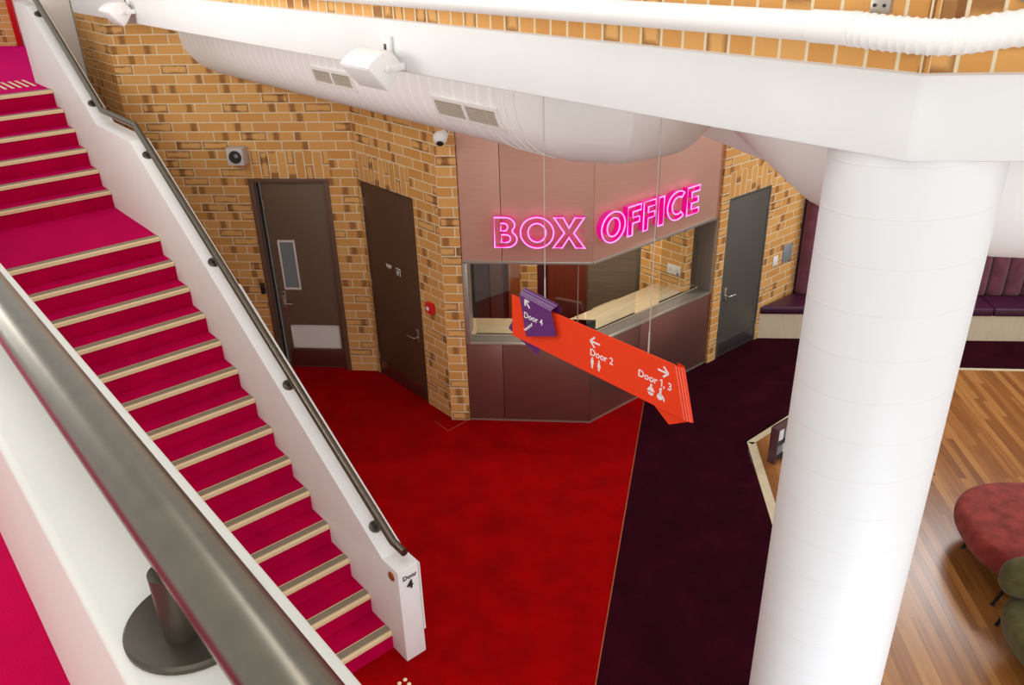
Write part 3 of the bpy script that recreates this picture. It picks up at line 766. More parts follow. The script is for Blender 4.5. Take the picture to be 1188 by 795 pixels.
# ------------------------------------------------------------------ ticket counter
t = thing('box_office_counter', 'angled bronze clad ticket counter with a wide glazed serving window', 'ticket counter', bRP, 0)
def in_frame(P, ang):
    o = Matrix.Translation(P - bRP) @ Matrix.Rotation(ang, 4, 'Z'); return o
def part(mb, name, mat, P, ang, parent=None):
    par = parent or t
    o = mb.build(name, mat); o.parent = par
    o.matrix_local = in_frame(P, ang) if par is t else Matrix.Identity(4)
    return o
SI, LI, FT = .958, 1.907, 4.35
LIND = .46
g_ = .003
def panels(P, ang, xs, z0, z1, name, mat):
    for a, b in zip(xs, xs[1:]):
        part(MB().box(a + g_, b - g_, 0, .03, z0, z1, bevel=.0015), name, mat, P, ang)
panels(bLP, bLA, [0, .418, LL], LI + .01, FT, 'fascia_panel', M['clad'])
panels(bRP, bRA, [0, .98, LR], LI + .01, FT, 'fascia_panel', M['clad'])
panels(bLP, bLA, [0, .392, LL], .02, SI - .005, 'base_panel', M['cladlow'])
panels(bRP, bRA, [0, .79, LR], .02, SI - .005, 'base_panel', M['cladlow'])
for P, ang, L_ in ((bLP, bLA, LL), (bRP, bRA, LR)):
    part(MB().box(.0, L_, .03, .10, LI + .01, FT), 'fascia_backing', M['seam'], P, ang)
    part(MB().box(.0, L_, .03, .10, 0, SI - .005), 'base_backing', M['seam'], P, ang)
    part(MB().box(0, L_, -.004, .03, 0, .018), 'skirting', M['alu'], P, ang)
    # frame edges
    part(MB().box(0, L_, -.012, .22, LI - .022, LI + .01, bevel=.002), 'window_head', M['alu'], P, ang)
    part(MB().box(0, L_, -.012, .03, SI - .004, SI + .018, bevel=.002), 'sill_edge', M['alu'], P, ang)
    part(MB().box(-.03, L_ + .03, .03, .20, SI - .03, SI + .004), 'outer_sill', M['greyjamb'], P, ang)
    part(MB().box(-.05, L_ + .05, .20, .62, SI - .01, SI + .022, bevel=.003), 'counter_top', M['timber'], P, ang)
part(MB().box(0, .05, -.012, .02, SI, LI, bevel=.002), 'window_jamb', M['alu'], bLP, bLA)
part(MB().box(.0, .03, .02, .36, SI, LI), 'jamb_lining', M['greyjamb'], bLP, bLA)
part(MB().box(LR - .022, LR, -.012, .02, SI, LI, bevel=.002), 'window_jamb', M['alu'], bRP, bRA)
part(MB().box(LR - .02, LR, .02, LIND, SI, LI + .2), 'jamb_lining', M['greyjamb'], bRP, bRA)
# channels and panes
part(MB().box(.08, LL - .03, .205, .22, SI + .02, SI + .028), 'glass_channel', M['seam'], bLP, bLA)
part(MB().box(.09, LL - .08, .20, .208, SI + .022, LI - .02), 'glass_pane', M['glass'], bLP, bLA)
for x0, x1 in ((.14, .93), (1.36, 2.04)):
    part(MB().box(x0, x1, .20, .222, SI + .02, SI + .027), 'glass_channel', M['seam'], bRP, bRA)
    part(MB().box(x0, x1, .207, .215, SI + .024, LI - .02), 'glass_pane', M['glass'], bRP, bRA)
part(MB().box(.0, .006, .205, .215, SI + .02, LI - .02), 'corner_post', M['alu'], bRP, bRA)

# neon lettering
def arc(cx, cy, rx, ry, a0, a1, n=14): return [(cx + rx * math.cos(R(a0 + (a1 - a0) * i / n)), cy + ry * math.sin(R(a0 + (a1 - a0) * i / n))) for i in range(n + 1)]
def closed_ellipse(cx, cy, rx, ry, n=40): return [(cx + rx * math.cos(2 * PI * i / n), cy + ry * math.sin(2 * PI * i / n)) for i in range(n)]
def dens(poly, step=.06):
    out = []
    n = len(poly)
    for i in range(n):
        a = poly[i]; b = poly[(i + 1) % n]; out.append(a)
    return out
def letter_paths(ch):
    if ch == 'B':
        return [[(0, 0), (0, 1)] + arc(.40, .755, .35, .245, 90, -42) + arc(.42, .28, .40, .28, 52, -90)[0:],
                [(.24, .56), (.24, .81)] + arc(.36, .685, .13, .125, 90, -90), [(.25, .17), (.25, .43)] + arc(.43, .30, .155, .13, 90, -90)], .82
    if ch == 'O': return [closed_ellipse(.54, .5, .54, .51), closed_ellipse(.54, .5, .29, .31)], 1.08
    if ch == 'X':
        w = 1.05; c = w / 2; t_ = .30
        return [[(0, 0), (.40 * 1 - .03, .5), (.03, 1), (.03 + t_, 1), (c, .66), (w - .03 - t_, 1), (w - .03, 1), (w - .37, .5), (w, 0), (w - t_, 0), (c, .35), (t_, 0)]], w
    if ch == 'F': return [[(0, 0), (0, 1), (.62, 1), (.62, .80), (.23, .80), (.23, .60), (.56, .60), (.56, .41), (.23, .41), (.23, 0)]], .62
    if ch == 'I': return [[(0, 0), (0, 1), (.24, 1), (.24, 0)]], .24
    if ch == 'E': return [[(0, 0), (0, 1), (.64, 1), (.64, .81), (.23, .81), (.23, .60), (.58, .60), (.58, .41), (.23, .41), (.23, .19), (.64, .19), (.64, 0)]], .64
    if ch == 'C': return [arc(.52, .5, .52, .51, 52, 308, 30) + arc(.54, .5, .30, .31, 305, 55, 22)], .86
def neon_sign(word_spec, P, ang, label, zb, hgt, nm):
    sg = thing(nm, label, 'neon sign', P, ang)
    DEP = .085
    for ch, x0, x1 in word_spec:
        paths, w = letter_paths(ch); kx = (x1 - x0) / w
        ch_mb = MB(); tb_mb = MB()
        for pth in paths:
            q = [(x0 + px * kx, zb + py * hgt) for px, py in pth]
            n = len(q)
            for i in range(n):
                a, b = q[i], q[(i + 1) % n]
                ch_mb.face([(a[0], -.012, a[1]), (b[0], -.012, b[1]), (b[0], -DEP + .004, b[1]), (a[0], -DEP + .004, a[1])])
            tb_mb.tube([(a, -DEP, z) for a, z in q], .0068, 8, closed=True)
        lo = ch_mb.build('letter', M['neonside'], sg)
        tb_mb.build('neon_tube', M['neon'], lo)
        m = MB()
        for xx in (x0 + .02, x1 - .02): m.lathe([(.006, 0), (.006, .02)], 8, M=Matrix.Translation((xx, 0, zb + hgt * .5)) @ Matrix.Rotation(R(90), 4, 'X'))
        m.build('standoff', M['neonside'], lo)
    return sg
neon_sign([('B', .358, .582), ('O', .618, .948), ('X', .944, 1.258)], bLP, bLA, 'lit pink neon letters reading BOX on the left fascia', 2.093, .312, 'neon_sign')
neon_sign([('O', .028, .372), ('F', .413, .612), ('F', .655, .848), ('I', .892, .978), ('C', 1.036, 1.318), ('E', 1.370, 1.578)], bRP, bRA, 'lit pink neon letters reading OFFICE on the right fascia', 2.100, .310, 'neon_sign')

# interior of the ticket office
bk = Vector((1.64, 9.667, 0)); ba = R(-5)
def inner(name, mat, x0, x1, y0, y1, z0, z1, lab, cat='wall', kind='structure', P=bk, ang=ba):
    return tag(MB().box(x0, x1, y0, y1, z0, z1).build(name, mat, loc=P, rotz=ang), lab, cat, kind=kind)
inner('wall_office', M['slat'], -.66, .04, 0, .1, 0, 2.7, 'smoked oak wall at the back of the ticket office')
inner('wall_office', M['redwood'], -1.16, -.66, -.03, .1, 0, 2.7, 'red brown timber panel inside the ticket office')
inner('wall_office', M['black'], -1.30, -1.16, .0, .1, 0, 2.7, 'black strip of wall inside the ticket office')
inner('wall_office', M['brick'], -1.62, -1.30, -.02, .1, 0, 2.7, 'short brick wall seen through the left serving window')
inner('wall_office', M['grey'], -3.0, -1.62, -.0, .1, 0, 2.7, 'dark grey wall seen through the left serving window')
rA = R(130 - 180)
o = MB().box(-.05, .69, .0, .12, 0, 2.7).build('wall_office', M['brick'], loc=(1.64, 9.667, 0), rotz=R(-50)); tag(o, 'brick side wall inside the ticket office with white power outlets', 'wall', kind='structure')
o = MB().prism([(-.45, 8.06), (.86, 7.93), (2.30, 9.2), (1.7, 9.75), (-1.3, 10.0), (-1.3, 9.3)], -.12, .004).build('floor', M['officecarpet']); tag(o, 'beige carpet inside the ticket office', 'floor', kind='structure')
o = MB().prism([(-.45, 8.05), (.85, 7.92), (2.35, 9.2), (1.7, 9.75), (-1.3, 10.0), (-1.3, 9.2)], 2.5, 2.56).build('ceiling', M['white']); tag(o, 'white ceiling inside the ticket office', 'ceiling', kind='structure')
# perforated pillar strip
t2 = thing('perforated_panel', 'orange perforated panel inside the ticket office', 'panel', bk + Vector((-1.64, .12, 0)), ba)
b = MB(); b.box(-.02, .13, -.07, -.045, 0, 2.2); b.build('panel_face', plain('orange_brown_board', srgb(150, 84, 44), .5), t2)
hb = MB()
for i in range(9):
    for j in range(7): hb.box(.0 + j * .018, .008 + j * .018, -.072, -.070, 1.0 + i * .03 + (j % 2) * .012, 1.012 + i * .03 + (j % 2) * .012)
hb.build('perforations', M['pinkwhite'], t2)
# grey cupboard door with dark edge (left)
t2 = thing('tall_cupboard', 'dark grey cupboard standing behind the left serving window', 'cupboard', bk + Vector((-2.05, -.36, 0)), R(-40))
b = MB(); b.box(-.55, .22, -.02, .20, 0, 2.1, bevel=.004); b.build('carcass', M['grey'], t2)
b = MB(); b.box(.22, .25, -.03, .20, 0, 2.1, bevel=.003); b.build('edge_panel', M['monitor'], t2)
b = MB(); b.box(-.54, .21, -.04, -.02, .05, 1.0, bevel=.003); dr = b.build('door', M['grey'], t2)
b = MB(); b.box(-.54, .21, -.04, -.02, 1.01, 2.08, bevel=.003); b.build('door', M['grey'], t2)
# desk
t2 = thing('office_desk', 'pale timber desk inside the ticket office by the brick wall', 'desk', (1.30, 9.25, 0), R(-50))
MB().box(-.22, .30, -.20, .20, .70, .735, bevel=.004).build('desk_top', M['timber'], t2)
for x, y in ((-.19, -.17), (.27, -.17), (-.19, .17), (.27, .17)): MB().box(x - .02, x + .02, y - .02, y + .02, 0, .70).build('leg', M['grey'], t2)
t2 = thing('power_outlet', 'white double power outlet on the brick wall inside the ticket office', 'power outlet', (1.985, 9.256, 1.23), R(-50))
MB().box(-.10, .10, -.02, 0, -.06, .06, bevel=.006).build('face_plate', M['whiteplastic'], t2)
for xx in (-.05, .045): MB().box(xx - .022, xx + .022, -.024, -.02, -.02, .025, bevel=.003).build('socket', M['pinkwhite'], t2)
MB().box(.05, .08, -.026, -.02, -.045, -.03).build('switch', M['black'], t2)
# office chair
t2 = thing('office_chair', 'dark brown office chair behind the left serving window', 'chair', (.80, 9.05, 0), R(150))
MB().lathe([(.02, .1), (.02, .44)], 12).build('gas_lift', M['chairleg'], t2)
b = MB(); b.box(-.24, .24, -.23, .24, .44, .52, bevel=.03, seg=3); b.build('seat', M['monitor'], t2)
b = MB(); b.prism([(-.20, .60), (.20, .60), (.23, .80), (.17, 1.06), (-.17, 1.06), (-.23, .80)], .22, .28, axis='y', bevel=.02, seg=3); b.build('backrest', M['monitor'], t2)
MB().box(-.03, .03, .24, .27, .46, .7).build('back_post', M['chairleg'], t2)
for k in range(5):
    a = 2 * PI * k / 5; l = MB(); l.tube([(0, 0, .1), (.27 * math.cos(a), .27 * math.sin(a), .07)], .017, 8); lg = l.build('leg', M['chairleg'], t2)
    MB().lathe([(.0, -.028), (.02, -.02), (.028, 0), (.02, .02), (0, .028)], 10, M=Matrix.Translation((.27 * math.cos(a), .27 * math.sin(a), .032))).build('castor', M['chairleg'], lg)

# ------------------------------------------------------------------ hanging direction sign (local x = -s, y = -n away from the viewer)
SG = S(3.2, -3.3, 2.42)
sg = thing('hanging_sign', 'orange ribbon direction sign with a purple flap hanging over the lobby', 'sign', SG, R(A - 180))
def X(s): return 3.2 - s
def Z(z): return z - 2.42
def ribbon(name, quad, y0, th, mat, parent=sg):
    b = MB(); b.prism(quad, y0, y0 + th, axis='y', bevel=.001, seg=1); return b.build(name, mat, parent)
ribbon('front_panel', [(X(3.95), Z(2.728)), (X(3.953), Z(2.420)), (X(2.455), Z(2.416)), (X(2.545), Z(2.737))], 0, .008, M['orange'])
# rounded fold at the right end, from front plane round to the back
b = MB(); rows = []
rf = .017
for i in range(17):
    a = R(-90 + 180 * i / 16); ox = .060 * math.cos(a); oy = rf + rf * math.sin(a)
    rows.append([(X(2.545) + ox, oy, Z(2.737)), (X(2.455) + ox, oy, Z(2.416))])
V = b.grid(rows); b.grid([[(p[0] - .004, p[1] + (.002 if k < 8 else -.002), p[2]) for p in r_][::-1] for k, r_ in enumerate(rows)])
b.build('end_fold', M['orange'], sg)
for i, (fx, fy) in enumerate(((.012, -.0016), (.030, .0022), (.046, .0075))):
    b = MB(); b.tube([(X(2.545) + fx, fy, Z(2.735)), (X(2.455) + fx, fy, Z(2.418))], .0022, 6); b.build('fold_or_glint_line', bpy.data.materials.get('bend_highlight_orange') or plain('bend_highlight_orange', srgb(255, 150, 128), .3), sg)  # pale strips: glossy highlights of the bend, put in as colour
ribbon('back_tail', [(X(2.545), Z(2.70)), (X(2.70), Z(2.66)), (X(2.70), Z(2.40)), (X(2.575), Z(2.315)), (X(2.420), Z(2.408))], 2 * rf - .006, .006, M['orange'])
# purple flap draped over the top
yF, yB = -.030, .040
ribbon('purple_flap', [(X(3.833), Z(2.765)), (X(3.775), Z(2.484)), (X(3.478), Z(2.590)), (X(3.532), Z(2.745))], yF, .006, M['purple'])
b = MB(); rc = (yB - yF) / 2; rows = []
NS = 14
for i in range(NS + 1):
    a = R(180 - 180 * i / NS); y = (yF + yB) / 2 + rc * math.cos(a); z = .055 * math.sin(a)
    rr_ = (1 + (.03 if i % 2 else 0))
    xl = X(3.833) + (X(3.818) - X(3.833)) * min(1, i / 4); xr = X(3.532) + (X(3.501) - X(3.532)) * min(1, i / 4)
    rows.append([(xl, y * rr_, Z(2.765) + z * .9), (xr, y * rr_, Z(2.745) + z * .9)])
b.grid(rows); b.grid([[(p[0], p[1] * .9, p[2] - .004) for p in r_][::-1] for r_ in rows]); b.build('flap_roll', M['purple'], sg)
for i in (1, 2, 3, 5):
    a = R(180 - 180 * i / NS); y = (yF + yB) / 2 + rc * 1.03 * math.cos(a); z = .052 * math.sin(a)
    b = MB(); b.tube([(X(3.833) + .004 * i, y - .001, Z(2.765) + z), (X(3.532) + .008 * i, y - .001, Z(2.745) + z)], .0022, 6); b.build('fold_or_glint_line', plain('pale_lilac_edge', srgb(176, 150, 186), .4) if 'pale_lilac_edge' not in bpy.data.materials else bpy.data.materials['pale_lilac_edge'], sg)
ribbon('purple_flap', [(X(3.82), Z(2.765)), (X(4.045), Z(2.43)), (X(3.745), Z(2.325)), (X(3.60), Z(2.60)), (X(3.50), Z(2.745))], yB, .006, M['purple'])
# wires
for s_, z0, in ((3.628, 2.80), (2.745, 2.725)):
    b = MB(); b.tube([(X(s_), .012, Z(z0)), (X(s_), .012, Z(6.6))], .0028, 8); wr = b.build('cable', M['wire'], sg)
    b = MB(); b.tube([(X(s_), .012, Z(z0 - .03)), (X(s_), .012, Z(z0 + .14))], .005, 8); b.build('ferrule', M['wire'], wr)
# prints
def poly_print(polys, mat, y, name):
    b = MB()
    for pl in polys: b.prism(pl, y - .0012, y, axis='y')
    return b.build(name, mat, sg)
def arrow(cx, cz, L_, ang, w):
    """arrow of length L_ pointing at ang (deg) in x-z"""
    d = (math.cos(R(ang)), math.sin(R(ang))); n = (-d[1], d[0]); out = []
    tip = (cx + d[0] * L_ / 2, cz + d[1] * L_ / 2); tail = (cx - d[0] * L_ / 2, cz - d[1] * L_ / 2)
    def bar(p, q):
        dx, dz = q[0] - p[0], q[1] - p[1]; l = math.hypot(dx, dz); nx, nz = -dz / l * w / 2, dx / l * w / 2
        return [(p[0] + nx, p[1] + nz), (p[0] - nx, p[1] - nz), (q[0] - nx, q[1] - nz), (q[0] + nx, q[1] + nz)]
    out.append(bar(tail, tip))
    for s_ in (-1, 1):
        e = (tip[0] - d[0] * L_ * .45 + n[0] * s_ * L_ * .45, tip[1] - d[1] * L_ * .45 + n[1] * s_ * L_ * .45)
        out.append(bar((tip[0] + d[0] * w * .3, tip[1] + d[1] * w * .3), e))
    return out
def disc(cx, cz, r, n=14): return [(cx + r * math.cos(2 * PI * i / n), cz + r * math.sin(2 * PI * i / n)) for i in range(n)]
yf = -.0002
poly_print(arrow(X(3.158), Z(2.650), .080, 180, .012), M['signwhite'], yf, 'arrow')
tx = MB(); text_mb('Door 2', .066, tx, X(3.203), Z(2.553), y=-.0006, bold=.0008); tx.build('lettering', M['signwhite'], sg)
def person_icon(cx, cz, h_, dress=False):
    out = [disc(cx, cz + h_ * .42, h_ * .095)]
    if dress: out.append([(cx - h_ * .08, cz + h_ * .30), (cx + h_ * .08, cz + h_ * .30), (cx + h_ * .19, cz - h_ * .16), (cx - h_ * .19, cz - h_ * .16)])
    else: out.append([(cx - h_ * .16, cz + h_ * .30), (cx + h_ * .16, cz + h_ * .30), (cx + h_ * .15, cz - h_ * .10), (cx - h_ * .15, cz - h_ * .10)])
    out.append([(cx - h_ * .10, cz - h_ * .1), (cx + h_ * .10, cz - h_ * .1), (cx + h_ * .08, cz - h_ * .5), (cx - h_ * .08, cz - h_ * .5)])
    return out
poly_print(person_icon(X(3.18), Z(2.503), .075), M['signwhite'], yf, 'pictogram')
poly_print(person_icon(X(3.122), Z(2.503), .075, True), M['signwhite'], yf, 'pictogram')
poly_print(arrow(X(2.620), Z(2.664), .074, 0, .012), M['signwhite'], yf, 'arrow')
tx = MB(); text_mb('Door', .066, tx, X(2.805), Z(2.563), y=-.0006, bold=.0008)
x1_ = text_w('Door n', .066) - text_w('n', .066) + X(2.805)
tx.prism([(x1_ + .012, Z(2.563)), (x1_ + .020, Z(2.563)), (x1_ + .020, Z(2.563) + .047), (x1_ + .013, Z(2.563) + .047), (x1_ + .000, Z(2.563) + .038), (x1_ + .003, Z(2.563) + .033), (x1_ + .012, Z(2.563) + .039)], -.0014, -.0002, axis='y')
text_mb(', 3', .066, tx, x1_ + .026, Z(2.563), y=-.0006, bold=.0008); tx.build('lettering', M['signwhite'], sg)
# parent-with-baby pictogram and wheelchair pictogram
cx, cz = X(2.700), Z(2.508)
poly_print([disc(cx, cz + .032, .009), [(cx - .012, cz + .02), (cx + .012, cz + .02), (cx + .030, cz - .006), (cx - .030, cz - .006)], [(cx - .024, cz - .016), (cx + .024, cz - .016), (cx + .012, cz - .034), (cx - .012, cz - .034)], disc(cx, cz - .020, .008)], M['signwhite'], yf, 'pictogram')
cx, cz = X(2.628), Z(2.510)
poly_print([disc(cx, cz + .034, .009), [(cx - .008, cz + .024), (cx + .006, cz + .024), (cx + .008, cz - .012), (cx - .008, cz - .012)], disc(cx - .003, cz - .018, .021), [(cx, cz - .002), (cx + .022, cz - .002), (cx + .036, cz - .036), (cx + .028, cz - .040), (cx + .014, cz - .012), (cx, cz - .012)]], M['signwhite'], yf, 'pictogram')
yp = yF - .0002
poly_print(arrow(X(3.755), Z(2.728), .062, 135, .013), M['signwhite'], yp, 'arrow')
tx = MB(); text_mb('Door 4', .062, tx, X(3.793), Z(2.622), y=yF - .0006, bold=.0008); tx.build('lettering', M['signwhite'], sg)
stz = []
for k in range(4):
    x_, z_ = X(3.795) + k * .019, Z(2.528) + k * .017
    stz += [[(x_, z_), (x_ + .0265, z_), (x_ + .0265, z_ + .0085), (x_, z_ + .0085)], [(x_ + .018, z_ + .0085), (x_ + .0265, z_ + .0085), (x_ + .0265, z_ + .0255), (x_ + .018, z_ + .0255)]]
poly_print(stz, M['signwhite'], yp, 'pictogram')

# ------------------------------------------------------------------ speakers on the beam
def speaker(loc):
    t = thing('wall_speaker', '', 'speaker', loc, R(A - 180), 'white loudspeakers on the beam')
    # profile in (y, z), y toward the wall; relative to beam face (n=-2.56 -> y=0), viewer at -y
    pr = [(-.235, .0), (-.205, .040), (-.165, .064), (-.105, .076), (-.055, .045), (-.035, .0), (-.06, -.07), (-.118, -.135)]
    pr = [(-.24, .014), (-.215, .040), (-.175, .064), (-.140, .080), (-.106, .087), (-.075, .075), (-.052, .051), (-.038, .030), (-.032, .011), (-.045, -.025), (-.068, -.056), (-.095, -.090), (-.123, -.118)]
    b = MB(); b.prism(pr, -.145, .145, axis='x', bevel=.006, seg=2); b.build('cabinet', M['whiteplastic'], t)
    f1 = Vector((0, -.24, .014)); f2 = Vector((0, -.123, -.118)); u = (f2 - f1).normalized(); nrm = Vector((0, u.z, -u.y))
    if nrm.y > 0: nrm = -nrm
    b = MB(); L_ = (f2 - f1).length
    for k in range(2):
        pass
    c = (f1 + f2) / 2
    b = MB(); b.box(-.135, .135, -L_ / 2 + .010, L_ / 2 - .010, 0, .004, bevel=.0015)
    o = b.build('grille', plain('speaker_mesh', (.78, .765, .75, 1), .6, bump=.3, bscale=400) if 'speaker_mesh' not in bpy.data.materials else bpy.data.materials['speaker_mesh'], t)
    o.matrix_local = Matrix.Translation(c) @ Matrix(((1, 0, 0, 0), (0, u.y, nrm.y, 0), (0, u.z, nrm.z, 0), (0, 0, 0, 1)))
    b = MB(); b.lathe([(.006, 0), (.006, .003), (0, .004)], 10); e_ = b.build('badge', M['black'], t); e_.matrix_local = o.matrix_local @ Matrix.Translation((-.06, .05, .004))
    b = MB(); b.box(.145, .151, -.125, .0, -.018, .018, bevel=.002); b.box(-.151, -.145, -.125, .0, -.018, .018, bevel=.002); b.box(-.151, .151, -.012, .0, -.018, .018, bevel=.002); b.build('bracket', M['whiteplastic'], t)
    for sx in (-1, 1):
        b = MB(); b.lathe([(.020, 0), (.020, .006), (.014, .009), (0, .0095)], 18, M=Matrix.Translation((sx * .15, -.118, 0)) @ Matrix.Rotation(R(90 * sx), 4, 'Y')); b.build('pivot_knob', M['whiteplastic'], t)
    b = MB(); b.box(-.045, .035, -.022, .0, .05, .145, bevel=.004); pl = b.build('junction_plate', M['whiteplastic'], t)
    MB().box(-.015, .0, -.030, -.021, .075, .105, bevel=.002).build('cable_entry', M['bronzedark'], pl)
    return t
sp = speaker(S(4.045, -2.56, 4.30)); sp['label'] = 'white loudspeaker on the beam between the two duct grilles'
s2 = copy_tree(sp); s2.location = S(8.32, -2.56, 4.375); s2['label'] = 'white loudspeaker on the beam at the top edge, over the brick corner'

# ------------------------------------------------------------------ small wall devices
t = thing('wall_projector', 'square pale wall device with a round black lens above the louvred door', 'projector', d1P + Vector((-.04 * math.cos(d1A), -.04 * math.sin(d1A), 2.752)), d1A)
b = MB(); b.box(-.095, .095, -.15, 0, -.095, .095, bevel=.006); b.build('housing', plain('pale_grey_case', srgb(196, 190, 186), .5), t)
b = MB(); b.lathe([(.072, 0), (.072, .006), (.058, .007)], 28, M=Matrix.Translation((.005, -.15, .0)) @ Matrix.Rotation(R(90), 4, 'X')); b.build('lens_ring', M['seam'], t)
b = MB(); b.lathe([(.030, 0), (.024, .006), (0, .009)], 20, M=Matrix.Translation((.02, -.151, .015)) @ Matrix.Rotation(R(90), 4, 'X')); b.build('lens', plain('grey_lens', srgb(130, 130, 130), .25), t)
t = thing('security_camera', 'white ball security camera beside the pier under the duct', 'camera', Vector((-.60, 7.955, 3.20)), R(-20))
b = MB(); b.lathe([(.05, .0), (.05, .02), (.03, .03)], 20, M=Matrix.Rotation(R(90), 4, 'X')); b.build('mount', M['whiteplastic'], t)
b = MB(); b.lathe([(.070 * math.sin(PI * i / 14) if 0 < i < 14 else 0, -.070 * math.cos(PI * i / 14)) for i in range(15)], 24, M=Matrix.Translation((0, -.085, -.01))); b.build('ball', M['whiteplastic'], t)
dirv = Vector((.25, -.72, -.62)).normalized()
b = MB(); b.lathe([(.034, .058), (.036, .066), (.028, .074), (0, .076)], 20, M=Matrix.Translation((0, -.085, -.01)) @ dirv.to_track_quat('Z', 'Y').to_matrix().to_4x4()); b.build('lens', M['black'], t)
t = thing('fire_call_point', 'small red fire call point on the angled brick wall beside the dark brown door', 'call point', d2P + Vector((math.cos(d2A) * 1.24, math.sin(d2A) * 1.24, 1.30)), d2A)
b = MB(); b.box(-.06, .06, -.05, 0, -.06, .06, bevel=.008); b.build('case', M['firered'], t)
b = MB(); b.lathe([(.024, 0), (.024, .003)], 18, M=Matrix.Translation((-.012, -.05, -.005)) @ Matrix.Rotation(R(90), 4, 'X')); b.build('press_disc', M['signwhite'], t)
t = thing('card_reader', 'small black card reader left of the louvred brown door', 'card reader', d1P + Vector((-.035, .004, 1.11)), d1A)
b = MB(); b.box(-.028, .022, -.03, 0, -.07, .07, bevel=.005); b.build('case', M['black'], t)
MB().box(-.008, .002, -.031, -.029, .04, .05).build('indicator', M['steel'], t)
def on_d4(x, z): return d4P + Vector((math.cos(d4A) * x, math.sin(d4A) * x, z))
t = thing('light_switch', 'white light switch on brick right of the charcoal door', 'switch', on_d4(1.10, 1.045), d4A)
MB().box(-.05, .05, -.012, 0, -.065, .065, bevel=.004).build('face_plate', M['whiteplastic'], t)
MB().box(-.012, .012, -.017, -.012, -.02, .02, bevel=.002).build('rocker', M['signwhite'], t)
t = thing('cover_plate', 'grey blank cover plate on brick left of the plum bench back', 'cover plate', on_d4(1.36, 1.09), d4A)
b = MB(); b.box(-.10, .10, -.012, 0, -.12, .12, bevel=.004); b.build('plate', M['bluegrey'], t)
for x, z in ((-.085, .1), (.085, .1), (-.085, -.1), (.085, -.1)): MB().lathe([(.006, 0), (.006, .002), (0, .003)], 10, M=Matrix.Translation((x, -.012, z)) @ Matrix.Rotation(R(90), 4, 'X')).build('screw', M['steel'], t)

# ------------------------------------------------------------------ bench with tufted back
BP = Vector((3.223, 9.787, 0)); BA = R(-5.2)
t = thing('wall_bench', 'long plum upholstered bench on a pale plywood plinth', 'bench', BP, BA)
MB().prism([(.03, .02), (5.2, .02), (5.2, .50), (.56, .50)], 0, .358, axis='z').build('plinth', M['ply'], t)
for a in (1.05, 2.25, 3.42, 4.6):
    MB().box(a, a + .004, .017, .021, .0, .358).build('plinth_joint', M['trim'], t)
xs = [0.03, 1.30, 2.96, 4.2, 5.2]
for a, b_ in zip(xs, xs[1:]):
    m = MB()
    if a < .1: m.prism([(a, -.01), (b_ - .004, -.01), (b_ - .004, .46), (a + .52, .46)], .360, .470, bevel=.018, seg=3)
    else: m.prism([(a + .004, -.01), (b_ - .004, -.01), (b_ - .004, .46), (a + .004, .46)], .360, .470, bevel=.018, seg=3)
    m.build('seat_cushion', M['vinyl'], t)
x = .58; pitch = .222
while x < 5.1:
    rows = []
    hw = pitch / 2
    prof = []
    for k in range(13):
        a = PI * k / 12; prof.append((x + hw - hw * .985 * math.cos(a), .50 - .115 * math.sin(a) ** .75))
    m = MB(); rows = []
    for z, f in ((.474, .78), (.49, .93), (.53, 1), (2.75, 1), (2.80, .8)):
        rows.append([(px, .50 - (.50 - py) * f, z) for px, py in prof])
    V = m.grid(rows); m.cap(V[0]); m.cap(V[-1][::-1])
    m.face([rows[-1][0], rows[-1][-1], rows[0][-1], rows[0][0]])
    m.build('back_bolster', M['velvetplum'], t)
    x += pitch

# ------------------------------------------------------------------ brochure stand by the column
rk0 = Vector((2.58, 6.983, 0)); rk1 = Vector((2.635, 6.912, 0)); rd = (rk1 - rk0); ra = math.atan2(rd.y, rd.x)
t = thing('brochure_stand', 'low wine coloured brochure stand beside the column on the timber corner', 'stand', rk0, ra)
wd = rd.length
MB().box(0, wd, 0, .02, .002, .42, bevel=.002).build('side_panel', M['rackmaroon'], t)
MB().box(0, wd, .62, .64, .002, .42, bevel=.002).build('side_panel', M['rackmaroon'], t)
MB().box(0, .012, .02, .62, .002, .42).build('back_panel', M['rackmaroon'], t)
MB().box(0, wd, .02, .62, .405, .42).build('top', M['rackmaroon'], t)
for z in (.05, .22): MB().box(.012, wd, .02, .62, z, z + .01).build('shelf', M['black'], t)
k = 0
for z in (.06, .23):
    for j in range(4):
        y0 = .04 + j * .145
        o = MB().box(.02, .05, y0, y0 + .12, z + .001, z + .14).build('brochure', M['signwhite'] if (j + k) % 2 else M['bluegrey'], loc=rk0, rotz=ra)
        pos = ('next to the left end', 'second from the left end', 'second from the right end', 'next to the right end')[j]
        tag(o, ('pale' if (j + k) % 2 else 'grey') + ' brochures on the ' + ('lower' if z < .1 else 'upper') + ' shelf of the wine stand, ' + pos, 'brochure', 'brochures in the low stand')
    k += 1

